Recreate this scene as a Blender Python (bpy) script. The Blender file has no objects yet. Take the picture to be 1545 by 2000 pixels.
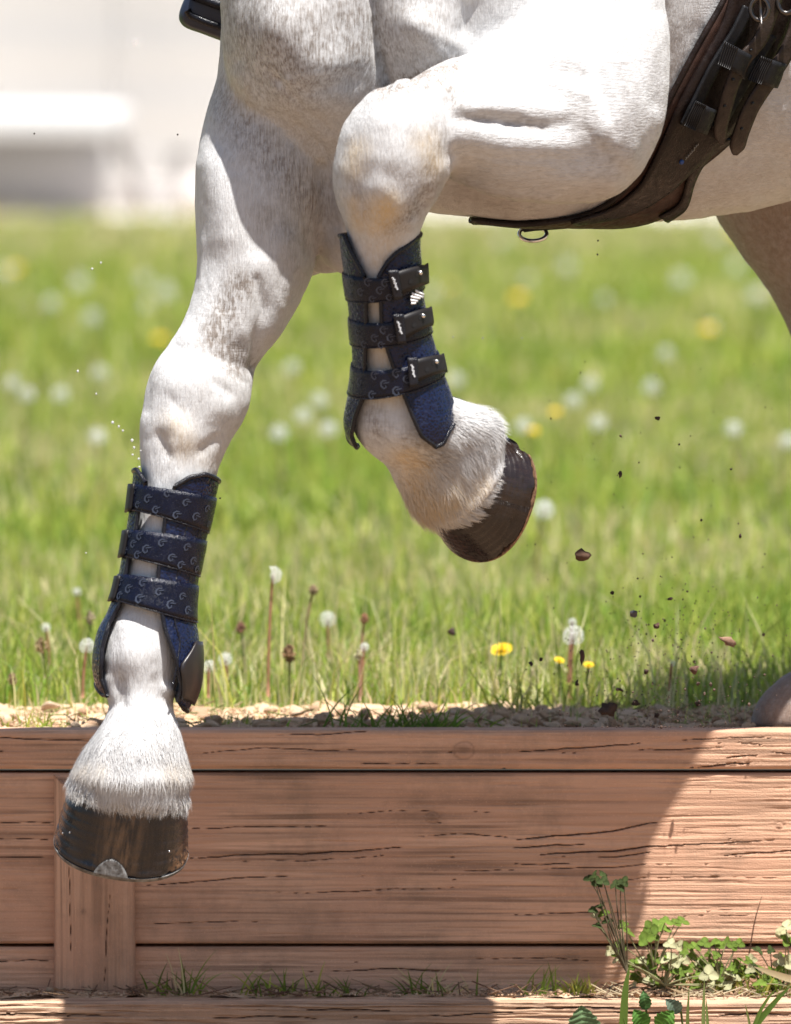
import bpy, bmesh, math, random
import numpy as np
from mathutils import Vector, Matrix
from mathutils.bvhtree import BVHTree

random.seed(7)
RNG = np.random.default_rng(11)
SC = bpy.context.scene
COL = SC.collection
PI = math.pi

# ------------------------------------------------------------------ camera, world, sun
S = 0.00055                      # metres per photo pixel at the horse
CAM = np.array([0.0, -10.0, 0.70])
FWD = np.array([0.0, 10.0, -0.466]); FLEN = float(np.linalg.norm(FWD)); FWD = FWD / FLEN
RIGHT = np.array([1.0, 0.0, 0.0]); UP = np.cross(RIGHT, FWD)

cam_d = bpy.data.cameras.new('camera'); cam = bpy.data.objects.new('camera', cam_d); COL.objects.link(cam)
cam.location = CAM
cam.rotation_euler = Vector(FWD).to_track_quat('-Z', 'Y').to_euler()
cam_d.sensor_fit = 'VERTICAL'; cam_d.sensor_height = 36.0; cam_d.sensor_width = 27.8
cam_d.lens = 36.0 * FLEN / 1.1
cam_d.clip_start = 0.1; cam_d.clip_end = 3000
cam_d.dof.use_dof = True; cam_d.dof.focus_distance = 10.16; cam_d.dof.aperture_fstop = 7.2
SC.camera = cam

SUN_EL = math.radians(71); SUN_AZ = math.radians(29)     # azimuth measured from the camera side (-Y) towards +X
SUN = np.array([math.cos(SUN_EL) * math.sin(SUN_AZ), -math.cos(SUN_EL) * math.cos(SUN_AZ), math.sin(SUN_EL)])
world = bpy.data.worlds.new('World'); SC.world = world; world.use_nodes = True
wn = world.node_tree.nodes; wl = world.node_tree.links
sky = wn.new('ShaderNodeTexSky'); sky.sky_type = 'NISHITA'; sky.sun_disc = False
sky.sun_elevation = SUN_EL
sky.sun_rotation = math.atan2(SUN[0], SUN[1])
sky.air_density = 1.0; sky.dust_density = 1.5; sky.ozone_density = 1.0
bg = wn['Background']; wl.new(sky.outputs[0], bg.inputs[0]); bg.inputs[1].default_value = 0.055
sun_d = bpy.data.lights.new('sun', 'SUN'); sun = bpy.data.objects.new('sun', sun_d); COL.objects.link(sun)
sun_d.energy = 5.0; sun_d.angle = math.radians(0.5); sun_d.color = (1.0, 0.965, 0.915)
sun.rotation_euler = Vector(SUN).to_track_quat('Z', 'Y').to_euler(); sun.location = (3, -4, 8)
SC.view_settings.view_transform = 'Standard'; SC.view_settings.look = 'None'
SC.view_settings.exposure = 1.16; SC.view_settings.gamma = 1.0
SC.view_settings.use_curve_mapping = False
SC.render.engine = 'CYCLES'
SC.cycles.use_denoising = True
SC.cycles.max_bounces = 6; SC.cycles.diffuse_bounces = 3; SC.cycles.glossy_bounces = 3
SC.cycles.transparent_max_bounces = 8

# ------------------------------------------------------------------ helpers
def P(px, py, y=0.0):
    """the point of the vertical plane at depth y that lies on the sight line through photo pixel (px, py)"""
    d = FWD * FLEN + RIGHT * ((px - 772.5) * S) + UP * ((1000 - py) * S)
    k = (y - CAM[1]) / d[1]
    return CAM + d * k

def PX(co):
    """photo pixels of world points (n,3)"""
    v = co - CAM
    f = v @ FWD
    return np.stack([772.5 + (v @ RIGHT) / f * FLEN / S, 1000 - (v @ UP) / f * FLEN / S], axis=1)

def ray(px, py):
    d = FWD * FLEN + RIGHT * ((px - 772.5) * S) + UP * ((1000 - py) * S)
    return Vector(CAM), Vector(d).normalized()

def tag(o, label=None, cat=None, group=None, kind=None):
    if label: o['label'] = label
    if cat: o['category'] = cat
    if group: o['group'] = group
    if kind: o['kind'] = kind
    return o

def link(name, me, mat=None, parent=None):
    o = bpy.data.objects.new(name, me); COL.objects.link(o)
    if mat is not None and me is not None and len(me.materials) == 0: me.materials.append(mat)
    if parent is not None:
        o.parent = parent
        o.matrix_parent_inverse = parent.matrix_world.inverted() if False else Matrix.Translation(-Vector(parent.location))
    return o

def empty(name, loc):
    o = bpy.data.objects.new(name, None); COL.objects.link(o); o.location = Vector(loc); o.empty_display_size = 0.02
    return o

def mesh_np(name, co, faces, smooth=True, attr=None):
    """co (n,3); faces: (m,k) int array or list of such arrays"""
    me = bpy.data.meshes.new(name)
    if isinstance(faces, np.ndarray): faces = [faces]
    faces = [f for f in faces if len(f)]
    co = np.asarray(co, dtype=np.float32)
    me.vertices.add(len(co)); me.vertices.foreach_set('co', co.ravel())
    nl = sum(f.size for f in faces); npoly = sum(len(f) for f in faces)
    me.loops.add(nl); me.polygons.add(npoly)
    me.loops.foreach_set('vertex_index', np.concatenate([f.ravel() for f in faces]).astype(np.int32))
    ls = []; st = 0
    for f in faces:
        k = f.shape[1]; ls.append(st + np.arange(len(f)) * k); st += f.size
    me.polygons.foreach_set('loop_start', np.concatenate(ls).astype(np.int32))
    me.update(calc_edges=True)
    if smooth: me.polygons.foreach_set('use_smooth', np.ones(npoly, dtype=bool))
    if attr is not None:
        for k, v in attr.items():
            v = np.asarray(v, dtype=np.float32)
            if v.ndim == 1:
                a = me.attributes.new(k, 'FLOAT', 'POINT'); a.data.foreach_set('value', v)
            else:
                a = me.attributes.new(k, 'FLOAT_COLOR', 'POINT')
                if v.shape[1] == 3: v = np.concatenate([v, np.ones((len(v), 1), np.float32)], 1)
                a.data.foreach_set('color', v.ravel())
    me.validate()
    return me

def grid_faces(nu, nv, closed_u=False, off=0):
    """vertex index = iu*nv + iv"""
    iu = np.arange(nu if closed_u else nu - 1); iv = np.arange(nv - 1)
    A, B = np.meshgrid(iu, iv, indexing='ij'); A2 = (A + 1) % nu
    return (np.stack([A * nv + B, A2 * nv + B, A2 * nv + B + 1, A * nv + B + 1], -1).reshape(-1, 4) + off)

class Geo:
    """collects pieces into one mesh"""
    def __init__(s): s.co = []; s.f = {}; s.n = 0; s.at = []
    def add(s, co, faces, a=None):
        co = np.asarray(co, float)
        if isinstance(faces, np.ndarray): faces = [faces]
        for f in faces:
            if len(f): s.f.setdefault(f.shape[1], []).append(np.asarray(f) + s.n)
        s.co.append(co); s.n += len(co)
        if a is not None: s.at.append(np.broadcast_to(np.asarray(a, float), (len(co), 3)) if np.ndim(a) == 1 else a)
    def mesh(s, name, smooth=True):
        at = {'tint': np.concatenate(s.at)} if s.at else None
        return mesh_np(name, np.concatenate(s.co), [np.concatenate(v) for v in s.f.values()], smooth, at)
    def tube(s, pts, r, n=7, cap=True, a=None, flat=1.0):
        pts = np.asarray(pts, float); r = np.broadcast_to(np.asarray(r, float), (len(pts),))
        T = np.gradient(pts, axis=0); T /= np.linalg.norm(T, axis=1)[:, None] + 1e-12
        ref = np.array([0.0, 1.0, 0.0]) if abs(T[0][1]) < 0.9 else np.array([1.0, 0, 0])
        U = np.cross(T, ref); U /= np.linalg.norm(U, axis=1)[:, None] + 1e-12; V = np.cross(U, T)
        ph = np.arange(n) / n * 2 * PI
        co = pts[:, None] + r[:, None, None] * (U[:, None] * np.cos(ph)[None, :, None] + V[:, None] * np.sin(ph)[None, :, None] * flat)
        m = len(pts); idx = np.arange(m * n).reshape(m, n)
        f = np.stack([idx[:-1], np.roll(idx[:-1], -1, 1), np.roll(idx[1:], -1, 1), idx[1:]], -1).reshape(-1, 4)
        s.add(co.reshape(-1, 3), [f], a)
        if cap:
            base = s.n - m * n
            s.f.setdefault(n, []).append((idx[0][None] + base)); s.f[n].append((idx[-1][::-1][None] + base))

def crom(a, n):
    """Catmull-Rom through the rows of a, n samples"""
    a = np.asarray(a, float); m = len(a)
    e = np.concatenate([2 * a[:1] - a[1:2], a, 2 * a[-1:] - a[-2:-1]])
    t = np.linspace(0, m - 1 - 1e-9, n); i = np.floor(t).astype(int); u = (t - i)
    u = u.reshape(-1, *([1] * (a.ndim - 1)))
    p0, p1, p2, p3 = e[i], e[i + 1], e[i + 2], e[i + 3]
    return 0.5 * (2 * p1 + (p2 - p0) * u + (2 * p0 - 5 * p1 + 4 * p2 - p3) * u * u + (3 * p1 - p0 - 3 * p2 + p3) * u ** 3)

# value noise on numpy arrays
_T = np.random.default_rng(5).random(65536)
def vn(x, y, seed=0):
    xi = np.floor(x).astype(np.int64); yi = np.floor(y).astype(np.int64)
    fx = x - xi; fy = y - yi; fx = fx * fx * (3 - 2 * fx); fy = fy * fy * (3 - 2 * fy)
    def h(a, b): return _T[(a * 7919 + b * 104729 + seed * 1013) & 65535]
    return (h(xi, yi) * (1 - fx) + h(xi + 1, yi) * fx) * (1 - fy) + (h(xi, yi + 1) * (1 - fx) + h(xi + 1, yi + 1) * fx) * fy
def fbm(x, y, o=3, seed=0):
    r = 0; a = 0.5
    for k in range(o): r = r + a * vn(x, y, seed + k * 17); x = x * 2.03; y = y * 2.03; a *= 0.5
    return r / (1 - 0.5 ** o)

# ------------------------------------------------------------------ materials
def new_mat(name, base=(.5, .5, .5), rough=.6, metal=0.0, spec=.5):
    m = bpy.data.materials.new(name); m.use_nodes = True
    b = m.node_tree.nodes['Principled BSDF']
    b.inputs['Base Color'].default_value = (*base, 1); b.inputs['Roughness'].default_value = rough
    b.inputs['Metallic'].default_value = metal; b.inputs['Specular IOR Level'].default_value = spec
    return m
class N:
    def __init__(s, m): s.t = m.node_tree; s.b = s.t.nodes['Principled BSDF']; s.out = s.t.nodes['Material Output']
    def n(s, kind, **kw):
        x = s.t.nodes.new('ShaderNode' + kind)
        for k, v in kw.items():
            if k.startswith('i_'): x.inputs[int(k[2:]) if k[2:].isdigit() else k[2:]].default_value = v
            else: setattr(x, k, v)
        return x
    def l(s, a, b): s.t.links.new(a, b); return s
    def coord(s, scale=(1, 1, 1), rot=(0, 0, 0), gen='Object'):
        c = s.n('TexCoord'); m = s.n('Mapping'); m.inputs['Scale'].default_value = scale; m.inputs['Rotation'].default_value = rot
        s.l(c.outputs[gen], m.inputs[0]); return m.outputs[0]
    def noise(s, scale, detail=3, rough=.5, co=None, dist=0):
        x = s.n('TexNoise'); x.inputs['Scale'].default_value = scale; x.inputs['Detail'].default_value = detail
        x.inputs['Roughness'].default_value = rough; x.inputs['Distortion'].default_value = dist
        if co is not None: s.l(co, x.inputs['Vector'])
        return x.outputs['Fac']
    def ramp(s, fac, *stops):
        x = s.n('ValToRGB'); e = x.color_ramp.elements
        while len(e) < len(stops): e.new(0.5)
        for i, (p, c) in enumerate(stops):
            e[i].position = p; e[i].color = (*c, 1) if not np.isscalar(c) else (c, c, c, 1)
        s.l(fac, x.inputs[0]); return x.outputs[0]
    def mix(s, fac, a, b, mode='MIX'):
        x = s.n('Mix', data_type='RGBA', blend_type=mode)
        for k, v in ((0, fac), (6, a), (7, b)):
            if hasattr(v, 'links'): s.l(v, x.inputs[k])
            else: x.inputs[k].default_value = v if k == 0 else (*v, 1)
        return x.outputs[2]
    def math(s, op, a, b=0.0):
        x = s.n('Math', operation=op)
        for k, v in ((0, a), (1, b)):
            if hasattr(v, 'links'): s.l(v, x.inputs[k])
            else: x.inputs[k].default_value = v
        return x.outputs[0]
    def bump(s, h, dist=.001, strength=1.0, prev=None):
        x = s.n('Bump'); x.inputs['Distance'].default_value = dist; x.inputs['Strength'].default_value = strength
        s.l(h, x.inputs['Height'])
        if prev is not None: s.l(prev, x.inputs['Normal'])
        s.l(x.outputs[0], s.b.inputs['Normal']); return x.outputs[0]
    def attr(s, name):
        x = s.n('Attribute', attribute_name=name); return x.outputs

def mat_wood(name, light, dark, axis='X', redness=.0):
    m = new_mat(name, rough=.85, spec=.25); n = N(m)
    sc = {'X': (1.5, 40, 40), 'Z': (40, 40, 1.5)}[axis]
    sc2 = {'X': (6, 260, 260), 'Z': (260, 260, 6)}[axis]
    co = n.coord(sc); co2 = n.coord(sc2); co3 = n.coord((1, 1, 1))
    g = n.noise(1.0, 4, .6, co, .6); f = n.noise(1.0, 3, .6, co2); w = n.noise(5, 5, .6, co3)
    spk = n.noise(700, 1, .5, co3)
    mid = tuple((a + b) / 2 for a, b in zip(light, dark))
    c = n.ramp(g, (.3, dark), (.5, mid), (.68, light))
    f3 = n.noise(1.0, 2, .5, n.coord({'X': (2.5, 150, 150), 'Z': (150, 150, 2.5)}[axis]))
    c = n.mix(n.math('MULTIPLY', n.ramp(f3, (.36, 1.0), (.46, 0.0)), .75), c, tuple(x * .45 for x in dark))
    c = n.mix(n.math('MULTIPLY', n.ramp(f, (.25, 1.0), (.50, 0.0)), .75), c, tuple(x * .5 for x in dark))
    c = n.mix(n.math('MULTIPLY', n.ramp(w, (.42, 0.0), (.66, 1.0)), .8), c, tuple(x * .78 for x in (light[0], light[1] * .92, light[2] * .9)))
    st = n.noise(14, 5, .7, co3)
    c = n.mix(n.math('MULTIPLY', n.ramp(st, (.50, 0.0), (.72, 1.0)), .38), c, (.16, .12, .085))
    c = n.mix(n.math('MULTIPLY', n.ramp(spk, (.66, 0.0), (.74, 1.0)), .35), c, tuple(min(1, x * 1.25) for x in light))
    k = n.attr('crack')[2]
    c = n.mix(k, c, (.05, .03, .02))
    n.l(c, n.b.inputs['Base Color'])
    n.bump(n.math('ADD', n.math('ADD', f, n.math('MULTIPLY', f3, .8)), n.math('MULTIPLY', spk, .4)), .0014, 1.0)
    return m

M = {}
M['wood'] = mat_wood('weathered_red_brown_wood', (.76, .465, .31), (.46, .275, .18))
M['wood_z'] = mat_wood('weathered_upright_wood', (.68, .42, .28), (.44, .265, .165), 'Z')
M['beam'] = mat_wood('step_beam_wood', (.66, .44, .30), (.38, .235, .15))

def vc_mat(name, rough=.7, trans=0.0, spec=.3, bumpscale=0, bd=.0005, sheen=0, var=0.0):
    m = new_mat(name, rough=rough, spec=spec); n = N(m); c = n.attr('tint')[0]
    if var:
        nz = n.noise(60, 3, .6, n.coord()); c = n.mix(1.0, c, n.ramp(nz, (.3, 1 - var), (.7, 1 + var)), 'MULTIPLY')
    n.l(c, n.b.inputs['Base Color'])
    if bumpscale: n.bump(n.noise(bumpscale, 4, .6, n.coord()), bd)
    if trans:
        t = n.n('BsdfTranslucent'); n.l(c, t.inputs[0]); ms = n.n('MixShader'); ms.inputs[0].default_value = trans
        n.l(n.b.outputs[0], ms.inputs[1]); n.l(t.outputs[0], ms.inputs[2]); n.l(ms.outputs[0], n.out.inputs[0])
    return m
M['blade'] = vc_mat('grass_blade', .5, .5, .3)
M['leaf'] = vc_mat('green_leaf', .6, .3, .12, 300, .0004)
M['stone'] = vc_mat('dry_soil_stone', .95, 0, .1, 220, .0012, var=.12)
M['fluff'] = vc_mat('seed_fluff', .9, .5, .05)
M['petal'] = vc_mat('yellow_petal', .6, .3, .2)
# ------------------------------------------------------------------ ground levels
YW = 0.45                                   # front face of the timber wall
GZ = float(P(772, 1425, YW)[2])             # top of the wall = level of the field
LOWZ = float(P(772, 2110, YW - 0.42)[2])    # sand in front of the step

# ------------------------------------------------------------------ setting: field, sand, track
m = new_mat('turf_soil', rough=.95, spec=.1); n = N(m)
c = n.ramp(n.noise(5, 5, .6, n.coord()), (.35, (.09, .13, .025)), (.6, (.16, .19, .05)), (.8, (.24, .2, .1)))
n.l(c, n.b.inputs['Base Color']); n.bump(n.noise(160, 4, .6, n.coord()), .006); M['turf'] = m
m = new_mat('warm_sand', rough=.95, spec=.1); n = N(m)
c = n.ramp(n.noise(7, 6, .65, n.coord()), (.3, (.20, .135, .085)), (.7, (.29, .20, .13)))
n.l(c, n.b.inputs['Base Color']); n.bump(n.noise(180, 4, .6, n.coord()), .006); M['sand'] = m
m = new_mat('dry_red_soil', rough=.95, spec=.1); n = N(m)
co = n.coord(); c = n.ramp(n.noise(22, 6, .65, co), (.3, (.36, .225, .14)), (.52, (.54, .38, .25)), (.75, (.64, .48, .34)))
n.l(c, n.b.inputs['Base Color']); n.bump(n.noise(240, 4, .7, co), .003); M['soil'] = m
m = new_mat('pale_gravel', rough=.95, spec=.1); n = N(m)
c = n.ramp(n.noise(1.2, 5, .6, n.coord()), (.3, (.50, .46, .43)), (.7, (.66, .62, .58)))
n.l(c, n.b.inputs['Base Color']); n.bump(n.noise(30, 4, .6, n.coord()), .01); M['gravel'] = m

def sheet(name, x0, x1, y0, y1, z, mat, nx=2, ny=2, h=0, hs=10, seed=1):
    X, Y = np.meshgrid(np.linspace(x0, x1, nx), np.linspace(y0, y1, ny), indexing='ij')
    Z = np.full_like(X, z)
    if h: Z = Z + h * (fbm(X * hs + 50, Y * hs + 50, 4, seed) - .5)
    o = link(name, mesh_np(name, np.stack([X, Y, Z], -1).reshape(-1, 3), grid_faces(nx, ny)), mat)
    return tag(o, kind='structure')
field = sheet('grass_field', -400, 400, YW + .05, 900, GZ - .022, M['turf'])
sand = sheet('sand_landing', -400, 400, -400, YW + .02, LOWZ - .02, M['sand'])
track = sheet('gravel_track', -60, 60, 35.2, 60, GZ - .018, M['gravel'])
verge = sheet('soil_verge', -1.6, 1.8, YW + .055, YW + .50, GZ - .010, M['soil'], 420, 80, .034, 26)
ledge_z = float(P(772, 1946, YW - .03)[2])
ledge = sheet('soil_ledge', -1.2, 1.3, YW - .062, YW - .001, ledge_z + .002, M['soil'], 400, 18, .014, 45, 3)

# ------------------------------------------------------------------ sawn timbers with real grain, cracks and knots
def timber(name, a0, a1, b0, b1, mapf, mat, parent, seed, cracks=(), knots=(), da=.0024, db=.0009, thick=.05, rough=.6, rag=0.0, bev=.003, notch=None, curve=0.0):
    """front face is a displaced grid: a runs along the grain, b across; mapf(a, b, d) -> world point, d = depth into the wood"""
    na = int((a1 - a0) / da) + 1; nb = int((b1 - b0) / db) + 1
    A, B = np.meshgrid(np.linspace(a0, a1, na), np.linspace(b0, b1, nb), indexing='ij')
    Bw = B.copy(); kn = np.zeros_like(A)
    for (ka, kb, kr) in knots:                       # the grain flows round knots
        d = np.hypot((A - ka) / 2.2, B - kb); w = np.exp(-(d / kr) ** 2)
        Bw = Bw + w * (B - kb) * -0.55; kn += w
    warp = .009 * fbm(A * 3 + seed, B * 14, 3, seed) + .003 * fbm(A * 14, B * 40 + seed, 2, seed + 3)
    ring = (Bw + warp) * 190
    D = .0004 * np.abs(np.sin(ring * PI)) ** .6
    D += .0009 * (fbm(A * 7, Bw * 300 + warp * 500, 2, seed + 1) - .5) + .0014 * (fbm(A * 4, B * 12, 2, seed + 2) - .5)
    fine = fbm(A * 16, Bw * 480 + warp * 500, 2, seed + 6); D += .0012 * np.clip(.44 - fine, 0, 1) * 3
    D *= rough
    crack = np.zeros_like(A)
    for ck in [(c_[0], c_[1] * .48, c_[2]) for c_ in cracks]:                                # (list of (a,b)), half width, depth
        pts, w, dep = ck; pa = np.array([p[0] for p in pts]); pb = np.array([p[1] for p in pts])
        cb = np.interp(A[:, 0], pa, pb) + .0022 * (fbm(A[:, 0] * 28, A[:, 0] * 0 + seed, 3, seed + 9) - .5) * 2
        u = (A[:, 0] - pa[0]) / (pa[-1] - pa[0]); taper = np.clip(4 * u * (1 - u), 0, 1) ** .5 * ((u > 0) & (u < 1))
        taper = taper * (.55 + .9 * fbm(A[:, 0] * 16, A[:, 0] * 0, 2, seed + 12))
        k = np.clip(1 - np.abs(B - cb[:, None]) / (w * taper[:, None] + 1e-6), 0, 1)
        D += dep * np.clip(k * 1.6, 0, 1); crack = np.maximum(crack, np.clip(k * 1.5 - .2, 0, 1))
    for (ka, kb, kr) in knots:
        d = np.hypot((A - ka) / 1.25, B - kb) / kr
        D += -.0008 * np.exp(-(d * 1.5) ** 2) + .0009 * np.exp(-((d - .62) / .12) ** 2) * fbm(A * 90, B * 90, 2, seed) * 1.4
        crack = np.maximum(crack, .34 * np.exp(-((d - .5 - .2 * fbm(A * 60, B * 60, 2, seed)) / .08) ** 2)); crack = np.maximum(crack, .32 * np.exp(-(d * 2.2) ** 2))
    eb = np.minimum(B - b0, b1 - B)
    D += bev * np.clip(1 - eb / .0035, 0, 1) ** 2 + .004 * rag * np.clip(1 - eb / .006, 0, 1) * fbm(A * 60, B * 60, 2, seed)
    D += curve * ((B - (b0 + b1) / 2) / ((b1 - b0) / 2)) ** 2
    if notch is not None: B = notch(A, B)
    front = mapf(A, B, D).reshape(-1, 3)
    g = Geo(); idx = np.arange(na * nb).reshape(na, nb)
    loop = np.concatenate([idx[:, 0], idx[-1, 1:], idx[-2::-1, -1], idx[0, -2:0:-1]])
    Ab, Bb = A.ravel()[loop], B.ravel()[loop]
    back = mapf(Ab, Bb, np.full(len(loop), thick))
    co = np.concatenate([front, back]); nf = len(front); L = len(loop); j = np.arange(L)
    side = np.stack([loop, loop[(j + 1) % L], nf + (j + 1) % L, nf + j], -1)
    me = mesh_np(name, co, [grid_faces(na, nb), side, (nf + j)[None]], True, {'crack': np.concatenate([crack.ravel(), np.zeros(L)])})
    me.set_sharp_from_angle(angle=math.radians(50)) if hasattr(me, 'set_sharp_from_angle') else None
    return link(name, me, mat, parent)

def wx(px, y=YW): return float(P(px, 1600, y)[0])
def wz(py, y=YW): return float(P(772, py, y)[2])
def vert(y0): return lambda A, B, D: np.stack([A, y0 + D, B], -1)
def pc(*pts, y=YW): return [(wx(a, y), wz(b, y)) for a, b in pts]

wall = empty('retaining_wall', (0, YW, LOWZ))
tag(wall, 'low reddish brown timber retaining wall of stacked planks edging the field', 'wall')
XL, XR = -.95, 1.02
timber('plank', XL, XR, wz(1502), wz(1425) - .0005, vert(YW - .004), M['wood'], wall, 3,
       cracks=[(pc((-60, 1437), (180, 1447), (330, 1432)), .0011, .004), (pc((1000, 1467), (1120, 1460), (1250, 1452)), .0013, .005),
               (pc((1240, 1466), (1330, 1463), (1420, 1458)), .001, .004), (pc((520, 1437), (640, 1432), (720, 1430)), .001, .003),
               (pc((380, 1470), (520, 1462), (700, 1465)), .0009, .003), (pc((700, 1493), (800, 1488), (870, 1490)), .0012, .004),
               (pc((1360, 1499), (1400, 1494), (1440, 1490)), .0018, .006), (pc((1420, 1480), (1460, 1477), (1480, 1478)), .002, .005),
               (pc((1425, 1491), (1450, 1493), (1465, 1492)), .0022, .005), (pc((1440, 1451), (1470, 1455), (1495, 1459)), .001, .004),
               (pc((1505, 1470), (1540, 1474), (1600, 1472)), .0012, .004), (pc((1300, 1446), (1420, 1441), (1520, 1444)), .0008, .003)],
       knots=[(wx(905), wz(1465), .016), (wx(350), wz(1455), .009)], rag=.6)
timber('plank', XL, XR, wz(1843), wz(1510), vert(YW), M['wood'], wall, 8,
       cracks=[(pc((375, 1618), (520, 1616), (640, 1612)), .0009, .004), (pc((360, 1676), (560, 1668), (800, 1657)), .0014, .006),
               (pc((1000, 1638), (1150, 1628), (1300, 1606)), .0014, .006), (pc((1000, 1654), (1090, 1650), (1140, 1649)), .0012, .005),
               (pc((1050, 1669), (1240, 1658), (1400, 1646), (1520, 1641)), .0017, .007), (pc((1160, 1674), (1240, 1670), (1290, 1665)), .0012, .005),
               (pc((1400, 1671), (1480, 1665), (1640, 1664)), .0016, .006), (pc((1000, 1684), (1060, 1688), (1120, 1685)), .001, .004),
               (pc((800, 1635), (900, 1630), (1010, 1637)), .001, .004), (pc((280, 1730), (430, 1718), (560, 1712)), .001, .004),
               (pc((1060, 1697), (1200, 1692), (1350, 1688)), .0009, .003), (pc((-60, 1608), (60, 1606), (100, 1608)), .001, .004),
               (pc((-60, 1640), (20, 1637), (100, 1641)), .0009, .004), (pc((-60, 1672), (40, 1674), (104, 1676)), .0016, .006),
               (pc((1000, 1785), (1100, 1783), (1210, 1780)), .0008, .003), (pc((430, 1685), (600, 1680), (760, 1672)), .0008, .003),
               (pc((1320, 1792), (1400, 1786), (1520, 1790)), .0008, .003), (pc((280, 1805), (420, 1800), (520, 1803)), .0008, .003),
               (pc((640, 1590), (820, 1584), (960, 1588)), .0007, .003), (pc((500, 1745), (650, 1742), (900, 1735)), .0008, .003),
               (pc((1180, 1720), (1400, 1712), (1540, 1716)), .0007, .003), (pc((820, 1700), (930, 1703), (1010, 1698)), .0008, .003)],
       knots=[(wx(845), wz(1597), .011), (wx(742), wz(1742), .005), (wx(1522), wz(1612), .006), (wx(1396), wz(1707), .005), (wx(480), wz(1677), .007)])
timber('plank', XL, XR, wz(1946) - .03, wz(1850), vert(YW + .003), M['wood'], wall, 15,
       cracks=[(pc((-60, 1880), (60, 1876), (100, 1880)), .001, .004), (pc((600, 1900), (760, 1893), (900, 1897)), .001, .004),
               (pc((900, 1875), (1010, 1870), (1150, 1876)), .001, .004)], knots=[(wx(520), wz(1890), .008)])
# the upright post let into the face of the wall, its top splintered
ptop = wz(1506)
def post_notch(A, B):                     # A = height for an upright timber
    x = B; k = np.clip((A - (ptop - .022)) / .022, 0, 1)
    return x
pw0, pw1 = wx(106), wx(264)
def post_map(A, B, D):
    top = ptop - .004 - .012 * np.abs(np.sin((B - pw0) * 90)) * (.3 + vn(B * 160, B * 0, 4)) - .010 * np.clip((B - pw0 - .01) / .03, 0, 1)
    zlow = wz(1946) - .03
    A2 = zlow + (A - zlow) * (top - zlow) / (ptop - zlow)
    return np.stack([B, YW - .020 + D, A2], -1)
timber('post', wz(1946) - .03, ptop, pw0, pw1, post_map, M['wood_z'], wall, 21,
       cracks=[([(wz(1940), wx(205)), (wz(1800), wx(208)), (wz(1730), wx(214))], .0008, .003),
               ([(wz(1900), wx(140)), (wz(1750), wx(136)), (wz(1560), wx(139))], .0008, .003)],
       knots=[(wz(1766), wx(164), .004)], da=.002, db=.0009, thick=.07, curve=.004, bev=.006)
# weathered step beam lying in front of the wall foot
bz = float(P(772, 1946, YW - .055)[2])
beam = empty('step_beam', (0, YW - .10, LOWZ))
tag(beam, 'lower weathered timber beam lying along the foot of the wall, rough top edge uppermost', 'beam')
YBF = YW - .115
def bm_map(A, B, D):                       # b runs up the front face, then back over the rounded arris along the top
    H_ = bz - (LOWZ - .10); k = np.clip((B - (H_ - .006)) / .012, 0, 1) * PI / 2
    zz = np.where(B < H_ - .006, LOWZ - .10 + B, bz - .006 + .006 * np.sin(k)); yy = np.where(B < H_ - .006, YBF, YBF + .006 * (1 - np.cos(k)) + np.clip(B - (H_ + .006), 0, 1))
    return np.stack([A, yy + D * np.cos(k), zz - D * np.sin(k)], -1)
HB_ = bz - (LOWZ - .10)
def fb(*pts): return [(wx(a, YBF), wz(b, YBF) - (LOWZ - .10)) for a, b in pts]
timber('beam_timber', XL, XR, 0, HB_ + .055, bm_map, M['beam'], beam, 31,
       cracks=[(fb((840, 1985), (920, 1980), (1000, 1978)), .0016, .005), (fb((1200, 1975), (1260, 1980), (1330, 1974)), .002, .006),
               (fb((1400, 1982), (1460, 1978), (1540, 1982)), .002, .006), (fb((-30, 1985), (120, 1980), (200, 1984)), .0014, .004), (fb((600, 1974), (700, 1970), (760, 1974)), .0016, .005),
               (fb((400, 1990), (520, 1986), (640, 1992)), .0014, .004), (fb((1000, 1968), (1100, 1970), (1200, 1966)), .0016, .005)],
       knots=[(wx(900), .085, .012)], da=.0024, db=.001, thick=.05, rag=1.0, rough=2.2)

# loose crumbs and stones of the verge and ledge
def ico(sub=1):
    bm = bmesh.new(); bmesh.ops.create_icosphere(bm, subdivisions=sub, radius=1)
    v = np.array([x.co[:] for x in bm.verts]); f = np.array([[w.index for w in x.verts] for x in bm.faces]); bm.free(); return v, f
ICO1 = ico(1); ICO2 = ico(2)
def rock(seed, sub=ICO2, rough=.35):
    r = np.random.default_rng(seed); v = sub[0].copy()
    for _ in range(9):                      # chop with random planes for facets
        d = r.normal(size=3); d /= np.linalg.norm(d); h = r.uniform(.55, .95); k = v @ d
        v -= np.maximum(k - h, 0)[:, None] * d
    v *= 1 + rough * .25 * r.normal(size=(len(v), 1)) * .4
    return v * r.uniform(.7, 1.15, 3), sub[1]
stone_meshes = []
for k in range(9):
    v, f = rock(100 + k); b = np.array([[.50, .33, .21], [.58, .41, .27], [.42, .265, .165], [.62, .46, .32]])[k % 4]
    stone_meshes.append(mesh_np('stone', v, f, k % 2 == 0, {'tint': np.tile(b, (len(v), 1)) * (1 + .08 * RNG.normal(size=(len(v), 1)))}))
    stone_meshes[-1].materials.append(M['stone'])
cnt = 0
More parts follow.
